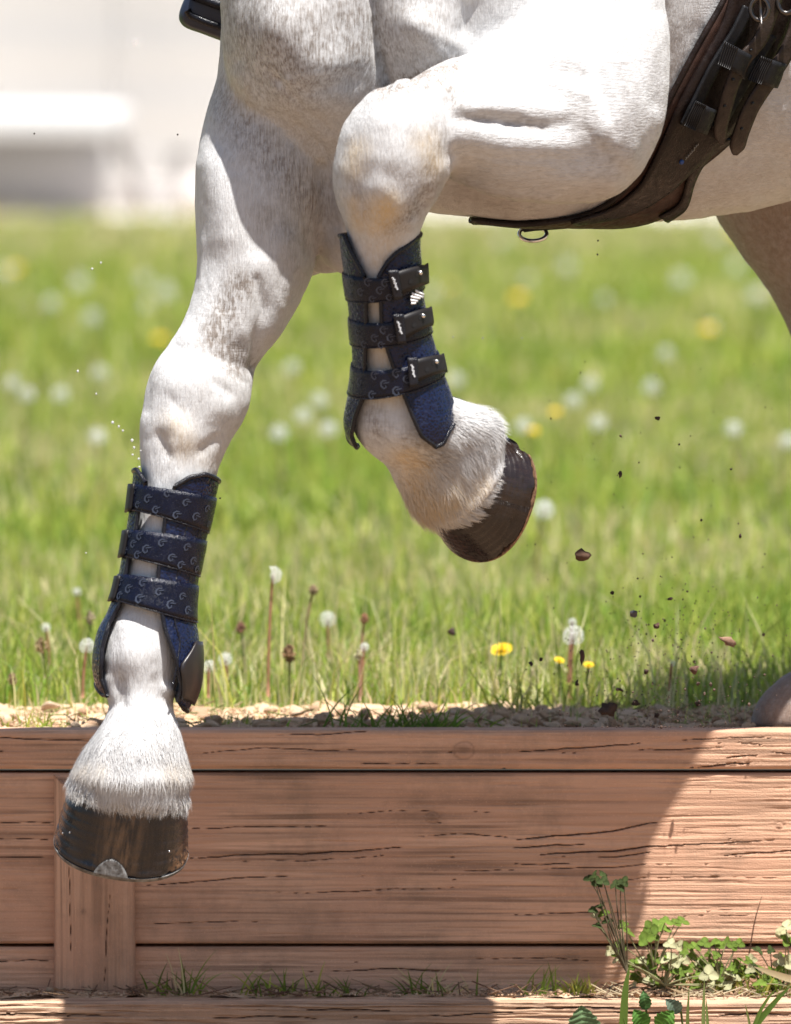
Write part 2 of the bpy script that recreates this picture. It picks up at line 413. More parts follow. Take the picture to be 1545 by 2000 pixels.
for k in range(210):
    px = RNG.uniform(-60, 1600); yy = YW + .06 + RNG.beta(1.1, 1.5) * .34
    r = RNG.uniform(.0028, .0085) * (1.35 if RNG.random() < .12 else 1)
    x = float(P(px, 1400, yy)[0])
    o = link('stone', stone_meshes[RNG.integers(9)], None, verge)
    o.location = (x, yy, GZ - .004 + r * .35); o.scale = (r * RNG.uniform(1, 1.7), r * RNG.uniform(.9, 1.3), r * RNG.uniform(.6, .95)); o.rotation_euler = RNG.uniform(0, .5, 3) * [1, 1, 12]
for k in range(46):
    px = RNG.choice([RNG.uniform(1130, 1560), RNG.uniform(1210, 1500), RNG.uniform(-40, 1150)]); yy = YW - RNG.uniform(.012, .06)
    r = RNG.uniform(.0025, .0075)
    o = link('stone', stone_meshes[RNG.integers(9)], None, ledge)
    o.location = (float(P(px, 1940, yy)[0]), yy, ledge_z + .005 + r * .3); o.scale = (r * RNG.uniform(1, 1.7), r, r * RNG.uniform(.6, .9)); o.rotation_euler = RNG.uniform(0, .5, 3) * [1, 1, 12]
def crumbs(name, n, xr, yr, zf, rr, parent, cols, seed):
    r = np.random.default_rng(seed); g = Geo(); base = [rock(k, ICO1) for k in range(5)]
    for i in range(n):
        v, f = base[i % 5]; s = r.uniform(*rr) ** 1.0; a = r.uniform(0, 6.28); R = np.array([[math.cos(a), -math.sin(a), 0], [math.sin(a), math.cos(a), 0], [0, 0, 1]])
        x = r.uniform(*xr); y = yr[0] + (yr[1] - yr[0]) * r.random() ** 1.2
        g.add((v * s * [1, 1, .75]) @ R.T + [x, y, zf(x, y) + s * .3], [f], np.array(cols[r.integers(len(cols))]) * r.uniform(.85, 1.1))
    o = link(name, g.mesh(name, False), M['stone'], parent); o['kind'] = 'stuff'; return o
SC_ = [(.52, .35, .23), (.60, .43, .29), (.42, .265, .165), (.30, .19, .12), (.55, .40, .27)]
crumbs('soil_crumbs', 4200, (-.62, .75), (YW + .058, YW + .44), lambda x, y: GZ - .006, (.0009, .0034), verge, SC_, 5)
crumbs('soil_crumbs', 1400, (-.55, .65), (YW - .062, YW - .004), lambda x, y: ledge_z + .004, (.0007, .0026), ledge, SC_, 6)
# ------------------------------------------------------------------ the horse: lofted limbs and trunk, fused into one skin
class Limb:
    """rows: (Lx, Ly, Rx, Ry, y, depth radius[, exponent]) with L/R the two outline points in photo pixels at depth y"""
    def __init__(s, rows, n=48, key=None):
        rows = [tuple(r) + (2.0,) * (7 - len(r)) for r in rows]
        s.L = np.array([P(r[0], r[1], r[4]) for r in rows]); s.R = np.array([P(r[2], r[3], r[4]) for r in rows])
        s.b = np.array([r[5] for r in rows]); s.ex = np.array([r[6] for r in rows])
        s.row = np.array([(r[1] + r[3]) / 2 for r in rows], float) if key is None else np.array(key, float)
        A = np.concatenate([s.L, s.R, s.b[:, None], s.ex[:, None]], 1); s.A = A
        s.D = crom(A, n); s.rowD = crom(s.row[:, None], n)[:, 0]
    def at(s, row):
        """interpolated section at a photo row (vectorised)"""
        r = np.asarray(row, float); o = np.argsort(s.rowD)
        q = np.stack([np.interp(r, s.rowD[o], s.D[o, k]) for k in range(8)], -1)
        L, R, b, ex = q[..., :3], q[..., 3:6], q[..., 6], q[..., 7]
        return L, R, b, ex
    def frame(s, L, R, T):
        C = (L + R) / 2; U = (R - L) / 2; V = np.cross(T, U); V /= np.linalg.norm(V, axis=-1, keepdims=True) + 1e-12
        V = V * np.sign(-V[..., 1:2] + 1e-9)
        return C, U, V
    def point(s, row, phi, off=0.0):
        """phi in degrees: 0 right outline, 90 towards the camera, 180 left outline"""
        row, phi, off = np.broadcast_arrays(np.asarray(row, float), np.asarray(phi, float), np.asarray(off, float))
        L, R, b, ex = s.at(row); L2, R2, _, _ = s.at(row + 6); L1, R1, _, _ = s.at(row - 6)
        T = (L2 + R2 - L1 - R1); C, U, V = s.frame(L, R, T)
        ul = np.linalg.norm(U, axis=-1, keepdims=True); Uh = U / (ul + 1e-12)
        c = np.cos(np.radians(phi)); q = np.sin(np.radians(phi)); e = 2 / ex
        c2 = np.sign(c) * np.abs(c) ** e; q2 = np.sign(q) * np.abs(q) ** e
        return C + Uh * ((ul[..., 0] + off) * c2)[..., None] + V * ((b + off) * q2)[..., None]
    def phi_at(s, row, px, front=True):
        """angle whose front surface point shows at photo column px"""
        row = np.asarray(row, float); L, R, b, ex = s.at(row)
        l = PX(L.reshape(-1, 3))[:, 0].reshape(row.shape); r = PX(R.reshape(-1, 3))[:, 0].reshape(row.shape)
        c = np.clip((px - (l + r) / 2) / ((r - l) / 2), -1, 1)
        return np.degrees(np.arccos(c))
    def solid(s, g, nphi=36, capa=.5, capb=.5):
        L, R, b, ex = s.D[:, :3], s.D[:, 3:6], s.D[:, 6], s.D[:, 7]
        T = np.gradient((L + R) / 2, axis=0); C, U, V = s.frame(L, R, T)
        ph = np.arange(nphi) / nphi * 2 * PI; c, q = np.cos(ph), np.sin(ph)
        e = (2 / ex)[:, None]; c2 = np.sign(c) * np.abs(c) ** e; q2 = np.sign(q) * np.abs(q) ** e
        rings = C[:, None] + U[:, None] * c2[..., None] + V[:, None] * (b[:, None] * q2)[..., None]
        Th = T / np.linalg.norm(T, axis=1)[:, None]
        def cap(i, sg, k):
            out = []; r = np.minimum(np.linalg.norm(U[i]), b[i])
            for a in (25, 50, 70):
                out.append((rings[i] - C[i]) * math.cos(math.radians(a)) + C[i] + Th[i] * sg * r * k * math.sin(math.radians(a)))
            return out
        top = cap(0, -1, capa)[::-1]; bot = cap(-1, 1, capb)
        R_ = np.array(top + list(rings) + bot); n = len(R_)
        co = R_.reshape(-1, 3); f = grid_faces(n, nphi).tolist()
        idx = np.arange(n * nphi).reshape(n, nphi)
        f = np.stack([idx[:-1], np.roll(idx[:-1], -1, 1), np.roll(idx[1:], -1, 1), idx[1:]], -1).reshape(-1, 4)
        co = np.concatenate([co, [R_[0].mean(0), R_[-1].mean(0)]])
        k = np.arange(nphi); t0 = np.stack([idx[0][k], np.full(nphi, n * nphi), idx[0][(k + 1) % nphi]], -1); t1 = np.stack([idx[-1][k], idx[-1][(k + 1) % nphi], np.full(nphi, n * nphi + 1)], -1)
        g.add(co, [f, t0, t1])
        s.axis = np.concatenate([C, Th, np.minimum(np.linalg.norm(U, axis=1), b * 1.4)[:, None]], 1)

# far foreleg (left in the photo), reaching down in front of the wall
FAR = Limb([
    (440, -80, 720, -10, .17, .12), (432, 60, 705, 110, .15, .115), (424, 150, 690, 190, .13, .11), (400, 230, 672, 270, .105, .10), (386, 310, 655, 345, .085, .092),
    (382, 390, 638, 415, .07, .084), (384, 460, 622, 480, .06, .076), (383, 520, 608, 540, .05, .068), (374, 580, 580, 600, .04, .060),
    (351, 640, 543, 660, .03, .053), (318, 690, 505, 708, .022, .050), (290, 738, 494, 742, .015, .053), (277, 792, 486, 795, .008, .054),
    (273, 850, 452, 862, .0, .049), (275, 905, 430, 912, -.006, .042), (277, 955, 414, 962, -.010, .040), (268, 1020, 398, 1026, -.013, .039),
    (252, 1090, 384, 1096, -.016, .039), (234, 1165, 371, 1172, -.019, .041), (211, 1235, 362, 1240, -.022, .048), (198, 1290, 358, 1292, -.025, .051),
    (207, 1345, 343, 1348, -.031, .045), (213, 1385, 338, 1385, -.037, .041), (194, 1425, 352, 1422, -.044, .044), (160, 1470, 364, 1470, -.052, .055), (140, 1508, 374, 1516, -.058, .060), (141, 1530, 372, 1538, -.060, .060), (146, 1552, 369, 1562, -.061, .058), (152, 1564, 364, 1576, -.061, .054)], 120)
# near foreleg (raised): shoulder, forearm
ARM = Limb([
    (1010, -420, 1330, -380, .13, .13), (985, -250, 1300, -190, .09, .14), (1000, -110, 1290, 20, .06, .135), (1040, -20, 1276, 210, .02, .12), (1052, 12, 1243, 330, -.005, .105),
    (1030, 40, 1190, 388, -.03, .09), (985, 70, 1090, 396, -.055, .08), (935, 98, 1010, 388, -.08, .073), (880, 128, 945, 368, -.10, .067), (835, 148, 897, 335, -.118, .060), (790, 163, 862, 335, -.13, .056), (745, 180, 820, 335, -.138, .050)], 80, key=range(12))
# knee, cannon, fetlock and pastern of the raised leg
NEAR = Limb([
    (722, 206, 862, 200, -.140, .046), (690, 218, 876, 212, -.144, .056), (675, 236, 882, 236, -.146, .061), (660, 265, 888, 270, -.147, .063), (648, 315, 886, 318, -.147, .064), (645, 350, 872, 355, -.147, .061),
    (656, 395, 846, 400, -.143, .055), (670, 430, 828, 432, -.138, .050), (682, 475, 818, 476, -.134, .043), (688, 530, 812, 530, -.13, .039), (694, 610, 816, 608, -.122, .037),
    (700, 690, 832, 682, -.113, .038), (696, 745, 850, 730, -.107, .041), (688, 790, 868, 770, -.100, .047), (688, 835, 890, 795, -.094, .050), (712, 872, 930, 800, -.085, .048), (748, 902, 968, 812, -.075, .045),
    (775, 950, 984, 840, -.065, .046), (800, 995, 984, 868, -.055, .050), (830, 1026, 985, 892, -.048, .056)], 110, key=range(20))

# trunk in the horse's own frame: t runs from chest to tail
AX = np.array([0.7431, 0.6691, 0.0]); LAT = np.array([0.6691, -0.7431, 0.0]); ZZ = np.array([0, 0, 1.0]); HC0 = np.array([0.0, .10, 0.0])
def zof(py, t): y = HC0[1] + t * AX[1]; return float(P(772, py, y)[2])
def trunk_loft(g, rows, nphi=44, n=70, ex=2.2):
    """rows: t, lateral centre, half width, z bottom, z top"""
    D = crom(np.array(rows, float), n); ph = np.arange(nphi) / nphi * 2 * PI
    c = np.cos(ph); q = np.sin(ph); e = 2 / ex; c = np.sign(c) * np.abs(c) ** e; q = np.sign(q) * np.abs(q) ** e
    C = HC0 + D[:, :1] * AX + D[:, 1:2] * LAT + ((D[:, 3] + D[:, 4]) / 2)[:, None] * ZZ
    R_ = C[:, None] + LAT * (D[:, 2][:, None] * (c * (1 - .45 * np.clip(q, 0, 1) ** 1.3)))[..., None] + ZZ * (((D[:, 4] - D[:, 3]) / 2)[:, None] * q)[..., None]
    m = len(D); idx = np.arange(m * nphi).reshape(m, nphi)
    f = np.stack([idx[:-1], idx[1:], np.roll(idx[1:], -1, 1), np.roll(idx[:-1], -1, 1)], -1).reshape(-1, 4)
    co = np.concatenate([R_.reshape(-1, 3), [R_[0].mean(0) - AX * .01, R_[-1].mean(0) + AX * .02]])
    k = np.arange(nphi); t0 = np.stack([idx[0][k], idx[0][(k + 1) % nphi], np.full(nphi, m * nphi)], -1); t1 = np.stack([idx[-1][k], np.full(nphi, m * nphi + 1), idx[-1][(k + 1) % nphi]], -1)
    g.add(co, [f, t0, t1]); return co, [f, t0, t1]
g = Geo()
TRUNK = [(-.125, 0, .05, .80, 1.0), (-.11, 0, .115, .70, 1.08), (-.07, 0, .165, .63, 1.16), (0, 0, .20, zof(395, 0), 1.24), (.10, 0, .215, zof(428, .1), 1.31), (.22, 0, .225, zof(435, .22), 1.34),
         (.34, 0, .245, zof(434, .34), 1.33), (.46, 0, .262, zof(416, .46), 1.29), (.58, 0, .27, zof(376, .58), 1.26), (.72, 0, .275, zof(330, .72), 1.24), (.9, 0, .275, zof(280, .9), 1.26),
         (1.1, 0, .265, .74, 1.30), (1.28, 0, .24, .78, 1.28), (1.42, 0, .19, .86, 1.20), (1.5, 0, .11, .92, 1.1)]
TRUNK = [(r[0], .045 if .05 < r[0] < .8 else 0, r[2] * .83 if .05 < r[0] < .8 else r[2], r[3], r[4]) for r in TRUNK]
tco, tf = trunk_loft(g, TRUNK)
# neck and head, carried forward and up out of the picture
def wlimb(g, rows, n=40, nphi=28):
    """rows: x, y, z, radius across, radius along view"""
    D = crom(np.array(rows, float), n); T = np.gradient(D[:, :3], axis=0); T /= np.linalg.norm(T, axis=1)[:, None]
    U = np.cross(T, LAT); U /= np.linalg.norm(U, axis=1)[:, None]; V = np.cross(U, T)
    ph = np.arange(nphi) / nphi * 2 * PI
    R_ = D[:, None, :3] + U[:, None] * (D[:, 3][:, None] * np.cos(ph))[..., None] + V[:, None] * (D[:, 4][:, None] * np.sin(ph))[..., None]
    m = len(D); idx = np.arange(m * nphi).reshape(m, nphi)
    f = np.stack([idx[:-1], np.roll(idx[:-1], -1, 1), np.roll(idx[1:], -1, 1), idx[1:]], -1).reshape(-1, 4)
    co = np.concatenate([R_.reshape(-1, 3), [R_[0].mean(0) - T[0] * D[0, 3] * .4, R_[-1].mean(0) + T[-1] * D[-1, 3] * .5]])
    k = np.arange(nphi); t0 = np.stack([idx[0][k], np.full(nphi, m * nphi), idx[0][(k + 1) % nphi]], -1); t1 = np.stack([idx[-1][k], idx[-1][(k + 1) % nphi], np.full(nphi, m * nphi + 1)], -1)
    g.add(co, [f, t0, t1]); return np.concatenate([D[:, :3], T, np.minimum(D[:, 3], D[:, 4])[:, None]], 1)
def HB(t, l, z): return tuple(HC0 + t * AX + l * LAT + z * ZZ)
axes = []
axes.append(wlimb(g, [HB(.22, 0, 1.10) + (.24, .13), HB(.02, 0, 1.22) + (.21, .11), HB(-.16, 0, 1.34) + (.17, .09), HB(-.34, 0, 1.50) + (.135, .075), HB(-.46, 0, 1.60) + (.11, .07)]))
axes.append(wlimb(g, [HB(-.44, 0, 1.66) + (.08, .07), HB(-.54, 0, 1.56) + (.12, .09), HB(-.64, 0, 1.42) + (.10, .08), HB(-.74, 0, 1.28) + (.07, .055), HB(-.80, 0, 1.20) + (.06, .05)]))
# hind legs
HINDR = Limb([(1330, 60, 1900, 40, .62, .15), (1340, 200, 1850, 180, .64, .14), (1364, 330, 1800, 340, .66, .12), (1386, 400, 1790, 430, .67, .105), (1428, 470, 1790, 500, .68, .09), (1478, 535, 1795, 570, .69, .075), (1520, 600, 1800, 640, .70, .065), (1552, 680, 1800, 700, .71, .058),
              (1590, 780, 1800, 790, .72, .052), (1625, 860, 1805, 870, .72, .050), (1640, 950, 1780, 960, .71, .040), (1620, 1080, 1730, 1090, .68, .034), (1610, 1190, 1730, 1205, .63, .034), (1588, 1275, 1712, 1300, .59, .040),
              (1512, 1338, 1690, 1372, .57, .050), (1474, 1380, 1660, 1420, .55, .048), (1462, 1425, 1640, 1455, .54, .04)], 80, key=range(17))
for L_ in (FAR, ARM, NEAR, HINDR): L_.solid(g, 36, .12 if L_ is NEAR else .4, .12); axes.append(L_.axis)
axes.append(wlimb(g, [HB(1.15, .13, .95) + (.16, .10), HB(1.08, .15, .75) + (.12, .08), HB(1.15, .15, .55) + (.07, .05), HB(1.32, .15, .38) + (.05, .04), HB(1.28, .15, .20) + (.035, .03), HB(1.20, .15, .06) + (.035, .03)]))
# brisket and the fold behind the far forearm
FOLD = Limb([(560, 230, 850, 190, .12, .12), (585, 330, 800, 330, .125, .11), (600, 400, 745, 400, .13, .10), (600, 455, 740, 430, .15, .075), (594, 500, 712, 468, .155, .055), (590, 524, 680, 496, .16, .036), (592, 538, 650, 520, .16, .018)], 30)
CHEST = Limb([(432, -160, 760, -120, .09, .15), (430, -40, 800, -20, .07, .14), (432, 60, 800, 60, .062, .13), (440, 120, 800, 140, .060, .115), (462, 185, 790, 215, .066, .092), (515, 240, 770, 270, .070, .074), (585, 300, 730, 320, .074, .050)], 50)
CHEST.solid(g, capb=.4); axes.append(CHEST.axis)
FOLD.solid(g, capb=.3); axes.append(FOLD.axis)

raw = g.mesh('horse_raw')
ro = bpy.data.objects.new('horse_raw', raw); COL.objects.link(ro)
md = ro.modifiers.new('r', 'REMESH'); md.mode = 'VOXEL'; md.voxel_size = .0037; md.adaptivity = 0
bpy.context.view_layer.update(); dg = bpy.context.evaluated_depsgraph_get()
body_me = bpy.data.meshes.new_from_object(ro.evaluated_get(dg)); bpy.data.objects.remove(ro)
nv = len(body_me.vertices); co = np.empty(nv * 3, np.float32); body_me.vertices.foreach_get('co', co); co = co.reshape(-1, 3).astype(float)
ed = np.empty(len(body_me.edges) * 2, np.int32); body_me.edges.foreach_get('vertices', ed); ed = ed.reshape(-1, 2)
deg = np.bincount(ed.ravel(), minlength=nv).astype(float)[:, None]
def lap(c):
    o = np.empty_like(c)
    for k in range(3):
        o[:, k] = np.bincount(ed[:, 0], c[ed[:, 1], k], nv) + np.bincount(ed[:, 1], c[ed[:, 0], k], nv)
    return o / deg - c
for _ in range(7): co += .5 * lap(co)
pix = PX(co)
def blob(px, py, r):                     # screen-side weight, used only to choose where on the skin to model
    return np.exp(-(((pix[:, 0] - px) ** 2 + (pix[:, 1] - py) ** 2) / r ** 2))
inframe = (pix[:, 1] > -120) & (pix[:, 1] < 1600) & (pix[:, 0] > -50) & (pix[:, 0] < 1700)
# soften the joins of chest, shoulder, arm and brisket
wj = np.clip(blob(730, 100, 130) + blob(700, 330, 50) * .7 + blob(470, 60, 60) * .6 + blob(1000, 20, 130) * .5 + blob(1250, -40, 150) + blob(880, 250, 40) * .5 + blob(810, 160, 60) * 1.2 + blob(655, 310, 60) * 1.1 + blob(740, 190, 50) + blob(880, 310, 40) * .5, 0, 1)[:, None]
for _ in range(44): co += .5 * lap(co) * wj
def normals(c):
    body_me.vertices.foreach_set('co', c.astype(np.float32).ravel()); body_me.update()
    nn = np.empty(nv * 3, np.float32); body_me.vertex_normals.foreach_get('vector', nn); return nn.reshape(-1, 3).astype(float)
nor = normals(co); pix = PX(co)
def seg_d(pts):
    p = np.array(pts, float); best = np.full(nv, 1e9)
    for a, b in zip(p[:-1], p[1:]):
        ab = b - a; t = np.clip(((pix - a) @ ab) / (ab @ ab), 0, 1); best = np.minimum(best, np.linalg.norm(pix - a - t[:, None] * ab, axis=1))
    return best
disp = np.zeros(nv)
facing = np.clip(-nor[:, 1] * 3 + .4, 0, 1) * inframe
def stroke(pts, r, amp, sharp=2.0):
    global disp
    if len(pts) == 1: pts = [pts[0], (pts[0][0] + 1, pts[0][1])]
    disp += amp * np.exp(-(seg_d(pts) / r) ** sharp) * facing
NW = (pix[:, 1] < 700)
# forearm of the raised leg: groove between the muscles, tendon ridges
stroke([(900, 230), (960, 236)], 12, -.0035); stroke([(940, 232), (1010, 240)], 14, -.0045); stroke([(990, 240), (1060, 250)], 11, -.0045); stroke([(1075, 250), (1110, 240)], 10, -.002); stroke([(900, 208), (990, 208), (1090, 218)], 14, .0025); stroke([(895, 272), (1000, 286), (1110, 286)], 22, .004)
stroke([(1000, 150), (1080, 140), (1150, 150)], 13, -.0025); stroke([(1150, 60), (1165, 140), (1185, 215)], 18, -.006); stroke([(1185, 220), (1180, 260)], 30, .006)
stroke([(1060, 70), (1120, 60)], 60, .010); stroke([(1225, 60), (1235, 200), (1220, 300)], 26, .006); stroke([(1100, 345), (1190, 350)], 30, .004)
stroke([(880, 345), (970, 378), (1080, 385)], 9, .003)
# chest: breast muscles, cleft, folds towards the far leg
stroke([(728, -20), (735, 80), (755, 165)], 9, -.012); stroke([(740, 60), (755, 165)], 4, -.004); stroke([(560, 60), (600, 130)], 75, .020); stroke([(830, 60), (850, 110)], 60, .016); stroke([(905, 60), (915, 10)], 16, -.008)
stroke([(545, 140), (600, 210), (645, 255)], 7, -.0025); stroke([(580, 240), (625, 285)], 6, -.0025); stroke([(555, 265), (600, 305), (625, 325)], 5, -.002); stroke([(548, 140), (580, 150)], 5, .002); stroke([(470, 150), (540, 260)], 20, .003)
for k_ in range(9): stroke([(585 + k_ * 11, 150 - k_ * 2), (600 + k_ * 12, 172 - k_)], 4.5, -.0014)
for k_ in range(6): stroke([(840 + k_ * 9, 62 + k_ * 6), (868 + k_ * 6, 78 + k_ * 8)], 4, -.0012)
stroke([(552, 150)], 9, -.004); stroke([(820, 40), (860, 80)], 22, .007); stroke([(600, 170), (640, 160), (690, 150)], 22, -.003); stroke([(630, 330), (655, 440)], 14, -.006)
# far forearm and knee
stroke([(500, 545), (515, 600), (500, 660), (495, 715)], 9, -.0045); stroke([(505, 520), (470, 640)], 24, .003); stroke([(560, 560), (530, 640)], 22, .004)
stroke([(420, 330), (440, 460)], 40, .006); stroke([(560, 470), (575, 520)], 26, .005); stroke([(345, 680), (420, 700), (490, 725)], 13, -.003)
stroke([(350, 745), (400, 740)], 38, .005); stroke([(340, 830), (360, 850)], 26, .004); stroke([(430, 800)], 30, .003); stroke([(310, 850), (330, 890)], 9, -.003); stroke([(395, 880), (420, 860)], 9, -.0025)
stroke([(290, 700), (285, 800)], 12, -.002); stroke([(340, 868), (345, 930)], 15, .002); stroke([(420, 750), (450, 770)], 8, -.002)
# raised knee
stroke([(760, 230), (750, 300)], 50, .006); stroke([(740, 370), (770, 400)], 26, .005);  stroke([(830, 380), (815, 420)], 12, -.003); stroke([(880, 200), (888, 300)], 12, -.004)
stroke([(860, 330), (840, 380)], 14, .003); pass
# fetlocks and pasterns
stroke([(245, 1230), (250, 1290)], 26, .003); stroke([(215, 1330), (222, 1360)], 11, .004); stroke([(325, 1345)], 11, .006); stroke([(235, 1330), (240, 1380)], 9, -.003); stroke([(300, 1330), (306, 1390)], 9, -.002)
stroke([(150, 1515), (260, 1525), (370, 1520)], 14, .003); stroke([(270, 1400), (275, 1460)], 30, .002)
stroke([(740, 830), (800, 870)], 34, .004); stroke([(880, 800), (930, 830)], 20, .006); stroke([(900, 870), (880, 930)], 15, -.003); stroke([(840, 880), (860, 960)], 30, .003)
# trunk: edge of the rib cage, belly creases
stroke([(1290, 20), (1300, 100), (1285, 200)], 18, -.004); stroke([(1480, 200), (1545, 260)], 40, .004)
# veins and fine folds
for pts in ([(1000, 120), (1060, 105), (1130, 120), (1180, 170)], [(930, 170), (1000, 158), (1090, 165), (1150, 190)], [(1210, 120), (1225, 200), (1200, 290)], [(545, 480), (530, 560), (545, 600)], [(450, 500), (440, 560)], [(400, 470), (392, 560)], [(900, 300), (980, 320), (1080, 322)]): stroke(pts, 5, .0012)
for pts in ([(1160, 20), (1172, 100), (1180, 190), (1200, 260)], [(640, 430), (660, 500)], [(330, 770), (350, 800)], [(450, 730), (480, 745)], [(440, 600), (430, 660)], [(1140, 250), (1180, 300)]): stroke(pts, 6, -.0016)
# hind thigh
co += nor * disp[:, None]
# small irregularity of living skin
nz = (fbm(pix[:, 0] / 34 + 5, pix[:, 1] / 60, 3, 4) - .5) * .0026 + (fbm(pix[:, 0] / 9, pix[:, 1] / 22, 2, 8) - .5) * .0009
co += nor * (nz * inframe)[:, None]
for _ in range(2): co += .4 * lap(co)
# compact the waste outside the picture: nothing (kept one continuous skin)
nor = normals(co); pix = PX(co)

# hair direction from the nearest limb axis
AXS = np.concatenate(axes + [np.concatenate([np.array([HC0 + t * AX + .9 * ZZ for t in np.linspace(0, 1.4, 30)]), np.tile(.86 * AX - .5 * ZZ, (30, 1)), np.full((30, 1), .2)], 1)])
flow = np.zeros((nv, 3))
for k in range(0, nv, 20000):
    d = np.linalg.norm(co[k:k + 20000, None] - AXS[None, :, :3], axis=2) / AXS[None, :, 6]
    w = np.exp(-(d - d.min(1)[:, None]) * 6); w /= w.sum(1)[:, None]; flow[k:k + 20000] = w @ AXS[:, 3:6]
kf = np.clip(blob(620, 60, 260) * 2 * (pix[:, 0] < 1000) * (pix[:, 1] < 330), 0, 1)[:, None]; flow = flow * (1 - kf) + kf * np.array([-.10, -.05, -.95])
flow /= np.linalg.norm(flow, axis=1)[:, None] + 1e-9

# coat colouring: grey mottle, yellow stain, brown dirt, some shade painted into grey and brown
def paint(pts, r, v, out, sharp=2.0):
    if len(pts) == 1: pts = [pts[0], (pts[0][0] + 1, pts[0][1])]
    np.maximum(out, v * np.exp(-(seg_d(pts) / r) ** sharp), out=out)
grey = np.full(nv, .18); tan = np.full(nv, .05); brown = np.zeros(nv)
paint([(470, 560), (440, 620), (420, 660), (470, 710)], 38, 1.0, grey); paint([(740, 175), (800, 160), (890, 130)], 26, .9, grey); paint([(1150, 200), (1230, 260)], 40, .35, grey); paint([(520, 420), (600, 470)], 40, .45, grey); paint([(800, 160), (860, 150), (900, 190)], 30, .75, grey); paint([(860, 260), (840, 360), (800, 420), (760, 440)], 26, .75, grey)
paint([(690, 360), (720, 420)], 18, .5, grey); paint([(330, 690), (300, 740)], 24, .3, grey); paint([(320, 880), (400, 890)], 26, .35, grey); paint([(720, 800), (740, 840)], 34, .6, grey); paint([(800, 860), (850, 890)], 34, .6, grey)
paint([(480, 140), (600, 260), (680, 330)], 60, .35, grey); paint([(560, 400), (600, 380)], 40, .3, grey); paint([(450, 30), (560, 110), (700, 60)], 140, .72, grey); paint([(430, 180), (520, 290), (610, 390)], 60, .6, grey); paint([(800, 20), (860, 60)], 80, .5, grey); paint([(1130, 210), (1200, 320)], 44, .4, grey); paint([(1220, 100), (1230, 300)], 36, .4, grey); paint([(1320, 60), (1300, 220)], 50, .35, grey)  # chest and upper far leg: greyer coat plus shade painted in
paint([(230, 1290), (240, 1360)], 16, .5, grey); paint([(900, 232), (1060, 245)], 18, .5, grey); paint([(250, 1200), (280, 1240)], 30, .25, grey); paint([(780, 60), (820, 140)], 50, .45, grey)  # the forearm groove stroke paints its shade in as grey
paint([(700, 290), (690, 330)], 26, .6, tan); paint([(830, 280), (850, 330)], 30, .6, tan); paint([(730, 420), (760, 400), (740, 440)], 30, .95, tan); paint([(690, 400), (700, 440)], 18, .7, tan); paint([(340, 830), (360, 870)], 34, .5, tan)
paint([(750, 480), (760, 760)], 46, .55, tan); paint([(400, 900)], 40, .2, tan); paint([(800, 900), (830, 990), (880, 960)], 40, .8, tan); paint([(560, 230), (640, 300)], 60, .12, tan); paint([(150, 1500), (200, 1500)], 18, .3, tan); paint([(330, 1500), (370, 1500)], 20, .35, tan)
paint([(430, 130), (480, 220)], 30, .25, tan); paint([(860, 1000), (940, 950)], 30, .6, tan)
paint([(900, 380), (1080, 420), (1300, 400), (1500, 330)], 60, .35, brown); paint([(1450, 150), (1545, 300)], 120, .30, brown); paint([(640, 430), (600, 520)], 60, .35, brown); paint([(905, 375), (1000, 410)], 40, .5, brown)  # warm shade of belly, barrel, forearm underside and fold painted in as brown
brown[co[:, 1] > .5] = np.maximum(brown[co[:, 1] > .5], np.clip(1 - (pix[:, 1][co[:, 1] > .5] - 300) * 0, 0, 1) * ((pix[co[:, 1] > .5][:, 1] > 330) | (pix[co[:, 1] > .5][:, 0] > 1560)) * 1.0)  # hind leg browned for dirt and for shade painted into the colour
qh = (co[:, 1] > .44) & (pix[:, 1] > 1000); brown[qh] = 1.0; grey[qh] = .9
hind = (co[:, 1] > .5) & (pix[:, 1] > 330)
nrm_front = np.clip(blob(480, 1400, 1), 0, 1)
at = np.stack([grey, tan, brown], 1)
a_ = body_me.attributes.new('coat', 'FLOAT_COLOR', 'POINT'); a_.data.foreach_set('color', np.concatenate([at, np.ones((nv, 1))], 1).astype(np.float32).ravel())
a_ = body_me.attributes.new('flow', 'FLOAT_VECTOR', 'POINT'); a_.data.foreach_set('vector', flow.astype(np.float32).ravel())
body_me.polygons.foreach_set('use_smooth', np.ones(len(body_me.polygons), dtype=bool)); body_me.name = 'horse_body'

